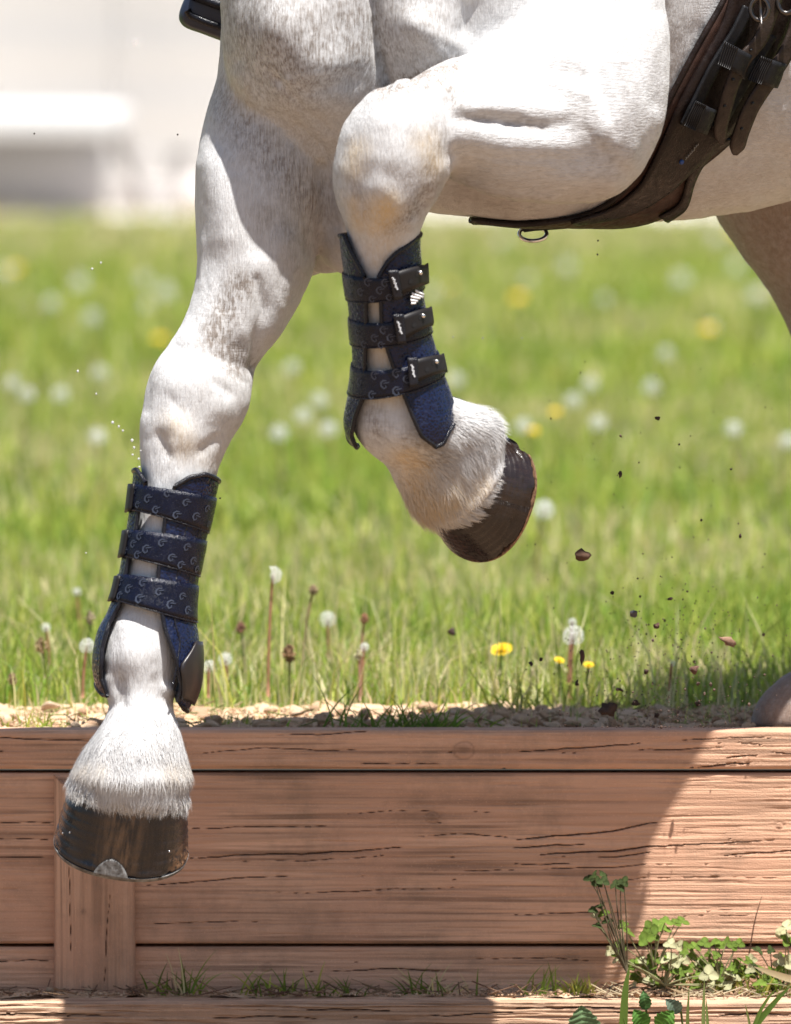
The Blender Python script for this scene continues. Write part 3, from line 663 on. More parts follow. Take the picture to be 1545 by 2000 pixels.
def coat_colour(n):
    """shared by skin and hair: off-white with grey flecks, yellow stain, brown dirt, some shade painted into grey and brown"""
    A = n.attr('coat')[0]; sp = n.n('SeparateColor'); n.l(A, sp.inputs[0])
    f = n.n('Attribute', attribute_name='flow').outputs[1]; sf = n.n('SeparateXYZ'); n.l(f, sf.inputs[0])
    vert_ = n.math('MULTIPLY', sf.outputs[2], sf.outputs[2])
    nv_ = n.noise(1.0, 3, .6, n.coord((520, 420, 70))); nh_ = n.noise(1.0, 3, .6, n.coord((80, 150, 480)))
    mx = n.n('Mix', data_type='FLOAT'); n.l(vert_, mx.inputs[0]); n.l(nh_, mx.inputs[2]); n.l(nv_, mx.inputs[3]); st = mx.outputs[0]
    big = n.noise(28, 4, .6, n.coord()); mid = n.noise(130, 3, .6, n.coord())
    c = n.mix(big, (.625, .635, .645), (.55, .56, .575))
    g1 = n.math('MULTIPLY', sp.outputs[0], n.ramp(n.math('ADD', n.math('MULTIPLY', st, .6), n.math('MULTIPLY', mid, .4)), (.42, 0.0), (.60, 1.0)))
    g2 = n.math('ADD', g1, n.math('MULTIPLY', sp.outputs[0], .35))
    c = n.mix(g2, c, (.19, .165, .15))
    t1 = n.math('MULTIPLY', sp.outputs[1], n.ramp(n.math('ADD', n.math('MULTIPLY', st, .5), n.math('MULTIPLY', big, .5)), (.30, .25), (.62, 1.0)))
    c = n.mix(t1, c, (.58, .44, .25))
    c = n.mix(n.math('MULTIPLY', sp.outputs[2], n.ramp(mid, (.2, .75), (.7, 1.0))), c, (.20, .145, .115))
    return c, st, mid
m = new_mat('grey_horse_coat', rough=.62, spec=.28); n = N(m); c, st, mid = coat_colour(n); n.l(c, n.b.inputs['Base Color'])
n.b.inputs['Sheen Weight'].default_value = .12
n.bump(st, .0016, .8); M['coat'] = m
m = new_mat('grey_horse_hair', rough=.5, spec=.3); n = N(m); c, st, mid = coat_colour(n); c = n.mix(1.0, c, (1.08, 1.07, 1.06), 'MULTIPLY'); n.l(c, n.b.inputs['Base Color'])
t = n.n('BsdfTranslucent'); n.l(c, t.inputs[0]); ms = n.n('MixShader'); ms.inputs[0].default_value = .18; n.l(n.b.outputs[0], ms.inputs[1]); n.l(t.outputs[0], ms.inputs[2]); n.l(ms.outputs[0], n.out.inputs[0]); M['hair'] = m

hz = float(P(240, 1700, -.05)[2])
horse = empty('horse', (0, .1, hz))
tag(horse, 'grey horse dropping down off the timber wall, near foreleg folded, navy boots on its forelegs', 'horse')
body = link('body', body_me, M['coat'], horse)
bpy.context.view_layer.update()
nf = len(body_me.polygons)
fv = np.empty(len(body_me.loops), np.int32); body_me.loops.foreach_get('vertex_index', fv)
lt = np.empty(nf, np.int32); body_me.polygons.foreach_get('loop_total', lt)
lst = np.empty(nf, np.int32); body_me.polygons.foreach_get('loop_start', lst)
quad = lst[lt == 4][:, None] + np.arange(4); quad = fv[quad]

def fur(name, wsel, count, length, width, lift, mat, parent, seed, curl=.15, bend=0.0, gravity=0.0, seg=1):
    """short hairs rooted on the skin where wsel (per-vertex weight) allows, lying along the coat"""
    r = np.random.default_rng(seed); qc = co[quad]; fw = wsel[quad].mean(1)
    ar = np.linalg.norm(np.cross(qc[:, 2] - qc[:, 0], qc[:, 3] - qc[:, 1]), axis=1) * fw
    pick = r.choice(len(quad), count, p=ar / ar.sum()); q = quad[pick]
    u = r.random((count, 1)); v = r.random((count, 1))
    W4 = np.stack([(1 - u) * (1 - v), u * (1 - v), u * v, (1 - u) * v], 1)
    pos = (co[q] * W4).sum(1); nn = (nor[q] * W4).sum(1); nn /= np.linalg.norm(nn, axis=1)[:, None]
    fl = (flow[q] * W4).sum(1); fl -= (fl * nn).sum(1)[:, None] * nn; fl /= np.linalg.norm(fl, axis=1)[:, None] + 1e-9
    sd = np.cross(nn, fl); jit = (fbm(pos[:, 0] * 60, pos[:, 2] * 60, 2, 3) - .5)[:, None] * 2.0
    dr = fl + sd * (jit * .5 + curl * r.normal(size=(count, 1))) + nn * lift * r.uniform(.4, 1.5, (count, 1)) + np.array([0, 0, -gravity])
    dr /= np.linalg.norm(dr, axis=1)[:, None]
    L = length * r.uniform(.6, 1.3, (count, 1)) * np.clip(wsel[q].mean(1)[:, None] * 1.0, .35, 1); w = width * r.uniform(.7, 1.3, (count, 1))
    A = (at[q] * W4).sum(1)
    if seg == 1:
        cs = np.stack([pos - sd * w, pos + sd * w, pos + dr * L], 1).reshape(-1, 3); k = 3
        f = np.arange(count * 3).reshape(-1, 3)[:, ::-1]; F = [f]
    else:
        m1 = pos + dr * L * .5 + nn * L * .04; tip = pos + dr * L + np.array([0, 0, -bend]) * L
        cs = np.stack([pos - sd * w, pos + sd * w, m1 + sd * w * .8, m1 - sd * w * .8, tip], 1).reshape(-1, 3); k = 5
        b0 = np.arange(count)[:, None] * 5; F = [b0 + np.array([3, 2, 1, 0]), b0 + np.array([4, 2, 3])]
    me = mesh_np(name, cs, F, True, None)
    a = me.attributes.new('coat', 'FLOAT_COLOR', 'POINT'); AA = np.repeat(A, k, 0) * np.repeat(r.uniform(.5, 1.5, (count, 1)), k, 0)
    a.data.foreach_set('color', np.concatenate([np.clip(AA, 0, 1), np.ones((len(AA), 1))], 1).astype(np.float32).ravel())
    a = me.attributes.new('flow', 'FLOAT_VECTOR', 'POINT'); a.data.foreach_set('vector', np.repeat(fl, k, 0).astype(np.float32).ravel())
    me.normals_split_custom_set_from_vertices(np.repeat(nn, k, 0).tolist())
    o = link(name, me, mat, parent); o['kind'] = 'stuff'; return o
vis = ((nor[:, 1] < .35) & inframe & (co[:, 1] < .75)).astype(float)
fur('coat_hair', vis, 130000, .0055, .00015, .09, M['hair'], horse, 1)
feath = np.clip(blob(900, 850, 60) + blob(940, 830, 40) + blob(870, 940, 70) + blob(820, 990, 50), 0, 1) * (pix[:, 1] > 770) * (co[:, 1] < .2)
fur('pastern_hair', feath, 9000, .022, .00028, .18, M['hair'], horse, 2, .22, seg=2)
f2 = np.clip(blob(200, 1490, 70) + blob(310, 1490, 80) + blob(260, 1440, 60) + blob(180, 1540, 40) + blob(260, 1545, 50) + blob(340, 1545, 40), 0, 1) * (co[:, 1] < .2)
fur('pastern_hair', f2, 14000, .016, .00026, .09, M['hair'], horse, 3, .16, seg=2)
# ------------------------------------------------------------------ hooves
def nrm(v): v = np.array(v, float); return v / np.linalg.norm(v)
def mat_hoof(name, dark, brown, br, mud=0.0):
    m = new_mat(name, rough=.25, spec=.45); n = N(m)
    k = n.attr('tint')[0]; sp = n.n('SeparateColor'); n.l(k, sp.inputs[0])     # r: streak coordinate round the wall, g: brown zone, b: height
    cx = n.n('CombineXYZ'); n.l(n.math('MULTIPLY', sp.outputs[0], 60.0), cx.inputs[0]); n.l(n.math('MULTIPLY', sp.outputs[2], 1.4), cx.inputs[1])
    st = n.noise(1.0, 4, .65, cx.outputs[0]); w = n.noise(45, 4, .6, n.coord())
    c = n.mix(n.math('MULTIPLY', sp.outputs[1], n.ramp(st, (.40, .05), (.60, 1.0))), dark, brown)
    c = n.mix(n.math('MULTIPLY', n.ramp(w, (.5, 0.0), (.7, 1.0)), .3), c, (.035, .03, .028))
    low = n.math('MULTIPLY', n.ramp(sp.outputs[2], (.55, 0.0), (.95, 1.0)), n.ramp(n.math('FRACT', n.math('ADD', sp.outputs[0], .12)), (.0, 1.0), (.2, 1.0), (.24, 0.0)))
    if name.startswith('dark'): c = n.mix(n.math('MULTIPLY', low, n.ramp(n.noise(150, 4, .7, n.coord()), (.42, 0.0), (.55, .9))), c, (.30, .17, .09))
    if mud: c = n.mix(n.math('MULTIPLY', n.ramp(n.math('ADD', n.math('MULTIPLY', w, .5), n.math('MULTIPLY', n.noise(260, 3, .7, n.coord()), .5)), (.5, 0.0), (.6, 1.0)), mud), c, (.36, .22, .13))
    n.l(c, n.b.inputs['Base Color'])
    n.l(n.ramp(n.noise(90, 3, .6, n.coord()), (.3, .16), (.7, .42)), n.b.inputs['Roughness'])
    n.b.inputs['Coat Weight'].default_value = .15; n.b.inputs['Coat Roughness'].default_value = .12
    n.bump(n.math('ADD', st, n.math('MULTIPLY', n.noise(300, 3, .6, n.coord()), .5)), .0009, .8); return m
M['hoof_d'] = mat_hoof('dark_wet_hoof_horn', (.008, .009, .014), (.20, .125, .075), 1)
M['hoof_b'] = mat_hoof('brown_hoof_horn', (.012, .007, .006), (.026, .015, .011), 1, .0)
m = new_mat('shoe_alloy', (.3, .3, .3), .6, .15); n = N(m); w = n.noise(120, 4, .6, n.coord()); n.bump(w, .0012)
n.l(n.ramp(w, (.35, (.07, .065, .06)), (.7, (.27, .27, .265))), n.b.inputs['Base Color']); M['shoe'] = m
m = new_mat('worn_shoe_rust', (.22, .11, .06), .6, .5); n = N(m); w = n.noise(220, 4, .6, n.coord()); n.bump(w, .001)
n.l(n.ramp(w, (.35, (.10, .05, .03)), (.65, (.42, .24, .14))), n.b.inputs['Base Color']); M['rust'] = m
m = new_mat('bright_metal', (.75, .75, .74), .18, 1.0); M['metal'] = m
M['galv0'] = new_mat('dark_buckle_metal', (.10, .09, .085), .3, 1.0)

def hoof(G, u, f, a0, a1, lf, lb, h, heel, mat, shoemat, label, clip=None, brown=lambda th: np.exp(-((th - 90) / 30) ** 2), shoe_t=.005, exs=2.25, nail_th=(), pads=1.0):
    u = nrm(u); f = nrm(np.array(f) - np.dot(f, u) * u); s = np.cross(f, u)
    if s[0] < 0: s = -s
    nt, nr = 96, 26; th = np.arange(nt) / nt * 360; c, q = np.cos(np.radians(th)), np.sin(np.radians(th))
    e = 2 / exs; c2 = np.sign(c) * np.abs(c) ** e; q2 = np.sign(q) * np.abs(q) ** e
    T = np.linspace(0, 1, nr); cos_, at_ = [], []
    def ring(t, grow=0.0):
        a = a0 + (a1 - a0) * t ** .9; L_ = np.where(q > 0, lf[0] + (lf[1] - lf[0]) * t ** .95, lb[0] + (lb[1] - lb[0]) * t)
        hh = h * (1 - heel * (1 - (q2 + 1) / 2) ** 1.1)
        return G + ((a + grow) * c2)[:, None] * s + ((L_ + grow) * q2)[:, None] * f + (hh * (1 - t))[:, None] * u
    for t in T:
        chip = -.0022 * np.clip(fbm(th * .09, t * 9 + 0 * th, 3, 31) - .55, 0, 1) * (t > .7) * 6
        bulge = chip + .0016 * math.exp(-((t - .06) / .05) ** 2) - .0012 * math.exp(-((t - .16) / .06) ** 2) + .0005 * math.sin(t * 48)
        r = ring(t, bulge); cos_.append(r)
        at_.append(np.stack([th / 360, np.clip(brown(th), 0, 1) * np.interp(t, [0, .15, .85, 1], [.9, .9, .8, .1]), np.full(nt, t)], 1))
    co_ = np.concatenate(cos_ + [[cos_[-1].mean(0) + u * .012]]); at_ = np.concatenate(at_ + [[[0, 0, 1]]])
    idx = np.arange(nr * nt).reshape(nr, nt); F = np.stack([idx[:-1], idx[1:], np.roll(idx[1:], -1, 1), np.roll(idx[:-1], -1, 1)], -1).reshape(-1, 4)
    k = np.arange(nt); tri = np.stack([idx[-1][k], np.full(nt, nr * nt), idx[-1][(k + 1) % nt]], -1)
    o = link('hoof', mesh_np('hoof', co_, [F, tri], True, {'tint': at_}), mat, horse); o['label'] = label
    # shoe: a horseshoe shaped band under the wall
    sel = np.where((th > 0) & (th <= 360))[0]; ord_ = np.concatenate([np.arange(nt * 3 // 4 + 8, nt), np.arange(0, nt * 3 // 4 - 7)])
    outer = ring(1.0, .0003)[ord_]; inner = G + (outer - G) * .72
    prof = [outer, outer - u * shoe_t * .75 - (outer - G) * .012, outer - u * shoe_t - (outer - G) * .03, inner - u * shoe_t, inner]
    n_ = len(ord_); cs = np.concatenate(prof); ii = np.arange(5 * n_).reshape(5, n_)
    F = [np.stack([ii[a, :-1], ii[(a + 1) % 5, :-1], ii[(a + 1) % 5, 1:], ii[a, 1:]], -1) for a in range(5)]
    me = mesh_np('horseshoe', cs, [np.concatenate(F), ii[:, 0][None], ii[::-1, -1][None]], True); me.set_sharp_from_angle(angle=math.radians(40))
    sh = link('horseshoe', me, shoemat, o)
    if clip:
        tc, w_, hc = clip; gg = Geo(); rows = []
        for k_ in range(9):
            v = k_ / 8; half = w_ * (1 - v ** 2.2) ** .5 * (.5 + .5 * (1 - v) ** .6) + .0006
            r = []
            for j in range(9):
                x = (j / 8 - .5) * 2 * half; dth = math.degrees(x / a1)
                thx = tc - dth; i0 = int(thx / 360 * nt) % nt; fr = thx / 360 * nt - int(thx / 360 * nt)
                t = 1 - v * hc / h; R_ = ring(t, .0022 * (1 - .7 * v) + .0004); p = R_[i0] * (1 - fr) + R_[(i0 + 1) % nt] * fr
                r.append(p)
            rows.append(r)
        A = np.array(rows).reshape(-1, 3); gg.add(A, [grid_faces(9, 9)]); 
        me = gg.mesh('toe_clip'); cl = link('toe_clip', me, shoemat, o); sm = cl.modifiers.new('s', 'SOLIDIFY'); sm.thickness = .0016
    for (tn, tv) in nail_th:
        i0 = int(tn / 360 * nt) % nt; p = ring(tv, .0004)[i0]; gg = Geo(); v, ff = ICO1; gg.add(v * .0012 + p, [ff]); link('nail', gg.mesh('nail'), M['metal'], o)
    return o, ring, (G, u, f, s)

G1 = P(237, 1652, -.030)
hoof1, ring1, fr1 = hoof(G1, (.13, -.40, .9), (-.10, -.9, -.42), .0625, .0725, (.052, .070), (.050, .055), .083, .42, M['hoof_d'], M['shoe'],
    'dark wet hoof with a pale alloy shoe and toe clip', clip=(92, .0150, .019), brown=lambda th: np.exp(-((th - 88) / 15) ** 2) + .12 * np.exp(-((th - 45) / 25) ** 2),
    nail_th=[(140, .62), (150, .70), (44, .66)])
G2 = P(950, 966, -.013)
hoof2, ring2, fr2 = hoof(G2, (-.64, -.73, .20), (-.33, .05, -.94), .048, .066, (.040, .073), (.056, .066), .066, .30, M['hoof_b'], M['rust'],
    'brown hoof of the folded leg with a worn rim', brown=lambda th: .6 + .4 * np.cos(np.radians(th) * 2), shoe_t=.005)

# coat hair hanging over the coronets
def fringe(name, ring, fr, n, length, spread, seed, rng=(0, 360), back=.45, out=.0022):
    G, u, f, s = fr; r = np.random.default_rng(seed); R0 = ring(0.0, out); nt = len(R0); cc = R0.mean(0)
    locks = r.uniform(rng[0], rng[1], n // 16); base = []; tips = []; wid = []; nn = []
    for i in range(n):
        lk = locks[r.integers(len(locks))]; th = lk + r.normal() * 2.6; tt = (th / 360 * nt) % nt; i0 = int(tt); frc = tt - i0
        p = R0[i0 % nt] * (1 - frc) + R0[(i0 + 1) % nt] * frc; rad = nrm(p - cc)
        pl = (lk / 360 * nt) % nt; j0 = int(pl); pk = R0[j0 % nt]
        up = r.uniform(.2, 1) * length * back
        b0 = p + u * up - rad * up * .30 + rad * .0012; L_ = length * r.uniform(.35, 1.2) * (.75 + .5 * math.sin(lk * 1.7) ** 2)
        t0 = p * .45 + pk * .55 - u * L_ * .8 + rad * (.0015 + .001 * r.random()) + s * .002 * r.normal()
        base.append(b0); tips.append(t0); nn.append(rad); wid.append(r.uniform(.00025, .0005))
    base, tips, nn, wid = map(np.array, (base, tips, nn, wid)); d = tips - base; sd = np.cross(nn, d); sd /= np.linalg.norm(sd, axis=1)[:, None]; w = wid[:, None]
    mid = base + d * .55 + nn * .0014
    cs = np.stack([base - sd * w, base + sd * w, mid + sd * w, mid - sd * w, tips], 1).reshape(-1, 3); b = np.arange(n)[:, None] * 5
    me = mesh_np(name, cs, [b + np.array([3, 2, 1, 0]), b + np.array([4, 2, 3])], True)
    A = np.repeat(np.stack([r.uniform(0, .35, n), r.uniform(0, .35, n), np.zeros(n), np.ones(n)], 1), 5, 0)
    a = me.attributes.new('coat', 'FLOAT_COLOR', 'POINT'); a.data.foreach_set('color', A.astype(np.float32).ravel())
    a = me.attributes.new('flow', 'FLOAT_VECTOR', 'POINT'); a.data.foreach_set('vector', np.repeat(d / np.linalg.norm(d, axis=1)[:, None], 5, 0).astype(np.float32).ravel())
    me.normals_split_custom_set_from_vertices(np.repeat(nn + u * .5, 5, 0).tolist())
    o = link(name, me, M['hair'], horse); o['kind'] = 'stuff'; return o
fringe('coronet_hair', ring1, fr1, 4600, .019, 1, 5, back=1.3, out=.0010)
fringe('coronet_hair', ring2, fr2, 2600, .015, 1, 6, back=1.2, out=.003)

# ------------------------------------------------------------------ materials of the tack
def mat_navy(name, base, rough, mesh_=False, wet=True, scale=1400):
    m = new_mat(name, base, rough, spec=.32); n = N(m); co_ = n.coord()
    if mesh_:
        v = n.n('TexVoronoi'); v.inputs['Scale'].default_value = 330; n.l(co_, v.inputs['Vector']); d = v.outputs['Distance']
        n.l(n.ramp(d, (.2, tuple(x * .35 for x in base)), (.5, tuple(min(1, x * 1.6) for x in base))), n.b.inputs['Base Color']); n.bump(d, .0007)
    else:
        n.l(n.ramp(n.noise(90, 4, .6, co_), (.3, tuple(x * .7 for x in base)), (.7, tuple(x * 1.4 for x in base))), n.b.inputs['Base Color']); n.bump(n.noise(scale * .6, 3, .7, co_), .0006)
    w = n.noise(240, 3, .6, co_)
    n.l(n.ramp(w, (.42, max(.12, rough - .3)), (.62, rough + .1)), n.b.inputs['Roughness']); return m
M['navy'] = mat_navy('navy_boot_shell', (.004, .006, .016), .38)
M['navy_mesh'] = mat_navy('navy_mesh_fabric', (.004, .007, .024), .45, True)
M['strap'] = mat_navy('navy_elastic_strap', (.0026, .0038, .013), .3)
M['piping'] = mat_navy('black_glossy_piping', (.010, .010, .014), .24)
M['print'] = new_mat('grey_strap_print', (.030, .038, .062), .5)
M['rubber'] = new_mat('dark_rubber_tab', (.010, .0085, .0085), .5, 0, .3)
M['pad'] = new_mat('dark_brown_pad', (.016, .012, .012), .35)
M['white'] = new_mat('white_print', (.80, .81, .83), .5)
M['black'] = new_mat('black_recess', (.004, .004, .005), .6)

def patch(limb, rows, phis, off, name, mat, parent, thick=.0022, label=None):
    """rows, phis: 2-D arrays (nu, nv) of section rows and angles on a limb"""
    co_ = limb.point(rows, phis, off); nu, nv_ = rows.shape
    me = mesh_np(name, co_.reshape(-1, 3), grid_faces(nu, nv_)); o = link(name, me, mat, parent)
    sm = o.modifiers.new('s', 'SOLIDIFY'); sm.thickness = thick; sm.offset = 0
    return o
def strapgrid(limb, phi0, phi1, top, bot, off, nu=60, nv_=8, bulge=.0008):
    ph = np.linspace(phi0, phi1, nu)[:, None] + np.zeros((1, nv_)); v = np.linspace(0, 1, nv_)[None]
    t = np.array([top(p) for p in ph[:, 0]])[:, None]; b = np.array([bot(p) for p in ph[:, 0]])[:, None]
    return t + (b - t) * v, ph, off + bulge * (1 - (2 * v - 1) ** 4) + 0 * ph
def motif(gg, limb, row, phi, off, size, rot):
    """small curled 'c' with a bar, as woven into the straps"""
    lin = limb.at(row); rad = np.linalg.norm(lin[1] - lin[0]) / 2
    def tp(a, b):                       # local 2-D (m) -> limb surface
        ca, sa = math.cos(rot), math.sin(rot); x, y = (a * ca - b * sa) * size, (a * sa + b * ca) * size
        return limb.point(row - y / S, phi + math.degrees(x / rad) * -1, off)
    def ribbon2(pts, w):
        A = []
        for k in range(len(pts)):
            p = np.array(pts[k]); d = np.array(pts[min(k + 1, len(pts) - 1)]) - np.array(pts[max(k - 1, 0)]); d = d / (np.linalg.norm(d) + 1e-9); q_ = np.array([-d[1], d[0]]) * w[k]
            A += [tp(*(p + q_)), tp(*(p - q_))]
        gg.add(np.array(A), [grid_faces(len(pts), 2)])
    ribbon2([(.3 + .0, .45), (-.1, .5), (-.42, .2), (-.4, -.2), (-.05, -.5), (.2, -.3), (.15, -.05)], [.06, .1, .12, .12, .1, .08, .05])
    ribbon2([(-.1, .12), (.1, .2), (.45, .22), (.62, .3)], [.05, .08, .07, .04])
def sl(a, b):                              # strap edge: photo row a at the left outline, b at the right outline
    return lambda p: (a + b) / 2 + (b - a) / 2 * math.cos(math.radians(p))

def leg_boot(limb, skin, straps, shell_rows, open_l, open_r, top_fn, bot_fn, label, name, loc, tabs, group, prints, sizes):
    root = empty(name, loc); tag(root, label, 'horse boot', group)
    # shell: wraps from the right edge of the front opening round the back to the left edge
    nu, nv_ = 90, 60; u = np.linspace(0, 1, nu)
    R = np.zeros((nu, nv_)); PH = np.zeros((nu, nv_))
    for i, uu in enumerate(u):
        rt, rb = top_fn(uu), bot_fn(uu)
        rr = np.linspace(rt, rb, nv_)
        pr = limb.phi_at(rr, np.interp(rr, *open_r)); pl_ = limb.phi_at(rr, np.interp(rr, *open_l))
        # u=0 right edge of the opening, going clockwise through 0 and the back to the left edge
        PH[i] = pr + (pl_ - 360 - pr) * uu; R[i] = rr
    sh = patch(limb, R, PH, 0.0, 'shell', M['navy_mesh'], root, .0028)
    edge = lambda ii, jj: limb.point(R[ii, jj], PH[ii, jj], .0008)
    gg = Geo(); J = np.arange(nv_); gg.tube(edge(0, J), .0024, 8); pr_ = link('piping', gg.mesh('piping'), M['piping'], root)
    gg = Geo(); gg.tube(edge(nu - 1, J), .0026, 8); link('piping', gg.mesh('piping'), M['piping'], root)
    gg = Geo(); I = np.arange(nu); gg.tube(edge(I, 0), .0027, 8); link('piping', gg.mesh('piping'), M['piping'], root)
    gg = Geo(); gg.tube(edge(I, nv_ - 1), .0026, 8); link('piping', gg.mesh('piping'), M['piping'], root)
    for k, (t_, b_) in enumerate(straps):
        rr, ph, of = strapgrid(limb, 252, -100, sl(*t_), sl(*b_), .0020)
        so = patch(limb, rr, ph, of, 'strap', M['strap'], root, .002)
        gg = Geo()
        for (fx, v, sz, rot) in prints[k]:
            row = sl(*t_)(fx) * (1 - v) + sl(*b_)(fx) * v; motif(gg, limb, row, fx, .0043, sizes * sz, rot)
        if gg.n: link('strap_print', gg.mesh('strap_print'), M['print'], so)
        gg = Geo(); e1 = [limb.point(r_[-1], p_[-1], .0028) for r_, p_ in zip(rr, ph)]; gg.tube(np.array(e1), .0009, 5); link('strap_edge', gg.mesh('strap_edge'), M['piping'], so)
    return root, R, PH

# --- boot of the far foreleg (standing out in front of the wall)
BOOT1 = Limb([(262, 905, 432, 915, -.006, .049), (262, 930, 424, 950, -.008, .048), (257, 975, 416, 985, -.010, .046), (250, 1030, 404, 1040, -.013, .045), (240, 1090, 391, 1098, -.016, .045), (228, 1150, 382, 1158, -.019, .046),
               (212, 1195, 380, 1200, -.021, .050), (192, 1235, 386, 1245, -.022, .056), (182, 1290, 389, 1295, -.024, .060), (188, 1335, 383, 1345, -.026, .058), (206, 1375, 366, 1385, -.030, .054), (215, 1392, 352, 1395, -.034, .050)], 110)
op_l1 = ([925, 955, 1000, 1040, 1090, 1125, 1180, 1220, 1270, 1330, 1372], [285, 287, 273, 268, 254, 248, 238, 216, 202, 199, 212])
op_r1 = ([925, 955, 1000, 1040, 1090, 1125, 1180, 1230, 1290, 1340, 1392], [352, 343, 326, 322, 315, 311, 315, 325, 345, 355, 344])
top1 = lambda u: float(np.interp(u, [0, .05, .12, .25, .5, .8, .93, 1], [953, 935, 926, 930, 935, 930, 928, 952]))
bot1 = lambda u: float(np.interp(u, [0, .06, .15, .3, .6, .85, .95, 1], [1388, 1390, 1385, 1372, 1290, 1340, 1366, 1370]))
pr1 = [[(150, .2, 1, .1), (138, .75, .9, .2), (122, .45, 1.1, 0), (108, .8, 1, .3), (96, .15, 1, 0), (70, .35, 1, -.2), (52, .7, 1.1, -.4), (34, .4, 1, -.6), (22, .8, .9, -.7), (80, .8, 1, -.1)],
       [(146, .15, .9, .1), (126, .2, 1, .2), (135, .5, 1, .1), (112, .6, 1.1, 0), (150, .8, .9, 0), (124, .85, 1, .2), (92, .3, 1, 0), (75, .7, 1, -.2), (56, .3, 1, -.3), (40, .65, 1.1, -.5), (28, .85, 1, -.6), (60, .85, 1, -.3)],
       [(148, .3, 1, .1), (128, .5, 1.1, .2), (142, .8, 1, 0), (108, .2, 1, 0), (108, .75, 1.1, .1), (84, .4, 1, 0), (66, .7, 1.1, -.2), (50, .4, 1, -.4), (38, .75, 1.1, -.5)]]
boot1, R1, PH1 = leg_boot(BOOT1, FAR, [((955, 966), (1000, 1036)), ((1040, 1052), (1090, 1122)), ((1126, 1140), (1174, 1212))], None, op_l1, op_r1, top1, bot1,
    'shiny wet navy boot on the outstretched foreleg above the timber wall', 'leg_boot', P(290, 1150, -.016), None, 'navy boots on the forelegs', pr1, .0076)
rr, ph = np.meshgrid(np.linspace(1248, 1372, 14), np.linspace(52, 2, 12), indexing='xy'); patch(BOOT1, rr, ph * np.interp(rr, [1248, 1300, 1372], [.5, 1, .8]), .004, 'fetlock_pad', M['pad'], boot1, .003)
gg = Geo(); gg.tube(BOOT1.point(np.linspace(1190, 1385, 30), np.interp(np.linspace(1190, 1385, 30), [1190, 1250, 1385], [60, 50, 62]), .0015)[:23], .0011, 6); link('seam', gg.mesh('seam'), M['piping'], boot1)
for a_, b_ in ((1000, 1046), (1092, 1132)):
    for q_ in (62, 38):
        rw = np.linspace(a_, b_, 8); gg = Geo(); gg.tube(BOOT1.point(rw + (10 if q_ == 38 else 0), np.full(8, q_), .0012), .0009, 5); link('seam', gg.mesh('seam'), M['piping'], boot1)
# folded ends of the straps standing off the left edge
for (a_, b_) in ((955, 1006), (1042, 1094), (1130, 1178)):
    rr = np.linspace(a_, b_, 7)[None] + np.zeros((5, 1)); ph = np.linspace(150, 186, 5)[:, None] + np.zeros((1, 7))
    patch(BOOT1, rr, ph, .0050 + 0 * rr, 'strap_end', M['rubber'], boot1, .0022)

# --- boot of the raised foreleg
BOOT2 = Limb([(664, 452, 820, 450, -.132, .047), (667, 485, 819, 480, -.131, .047), (673, 530, 822, 520, -.129, .046), (681, 590, 826, 580, -.124, .045), (687, 650, 838, 640, -.119, .045), (690, 700, 852, 690, -.114, .046),
               (688, 745, 864, 728, -.109, .049), (679, 785, 878, 765, -.104, .054), (673, 825, 889, 800, -.099, .058), (682, 858, 893, 830, -.095, .057), (700, 872, 890, 850, -.093, .054)], 110)
op_l2 = ([455, 480, 527, 580, 615, 665, 708, 752, 790, 825, 868], [690, 698, 713, 715, 716, 714, 713, 708, 693, 686, 702])
op_r2 = ([455, 480, 500, 527, 580, 615, 667, 708, 755, 790, 830, 862], [790, 768, 748, 739, 744, 745, 757, 772, 790, 804, 820, 850])
top2 = lambda u: float(np.interp(u, [0, .04, .10, .2, .5, .8, .93, 1], [528, 486, 466, 458, 462, 460, 456, 526]))
bot2 = lambda u: float(np.interp(u, [0, .05, .12, .25, .6, .85, .95, 1], [860, 858, 838, 820, 790, 835, 858, 862]))
pr2 = [[(140, .2, 1, .1), (112, .15, 1, 0), (125, .55, 1, .1), (96, .5, 1, 0), (108, .85, .9, 0), (88, .2, 1, 0), (84, .85, .9, 0), (145, .75, .9, .1)],
       [(98, .3, 1, 0), (112, .6, 1, .1), (90, .65, 1, 0), (104, .9, .9, 0), (140, .4, .9, .1), (130, .85, .9, .1)],
       [(118, .15, 1.05, 0), (90, .15, 1.05, 0), (106, .5, 1.1, 0), (78, .45, 1.05, 0), (142, .4, 1, .1), (122, .85, 1.05, 0), (92, .82, 1.15, 0)]]
boot2, R2, PH2 = leg_boot(BOOT2, NEAR, [((527, 532), (578, 566)), ((616, 614), (665, 652)), ((706, 694), (757, 736))], None, op_l2, op_r2, top2, bot2,
    'matt navy boot on the folded foreleg, three buckled straps and a white fan emblem', 'leg_boot', P(760, 640, -.12), None, 'navy boots on the forelegs', pr2, .0074)
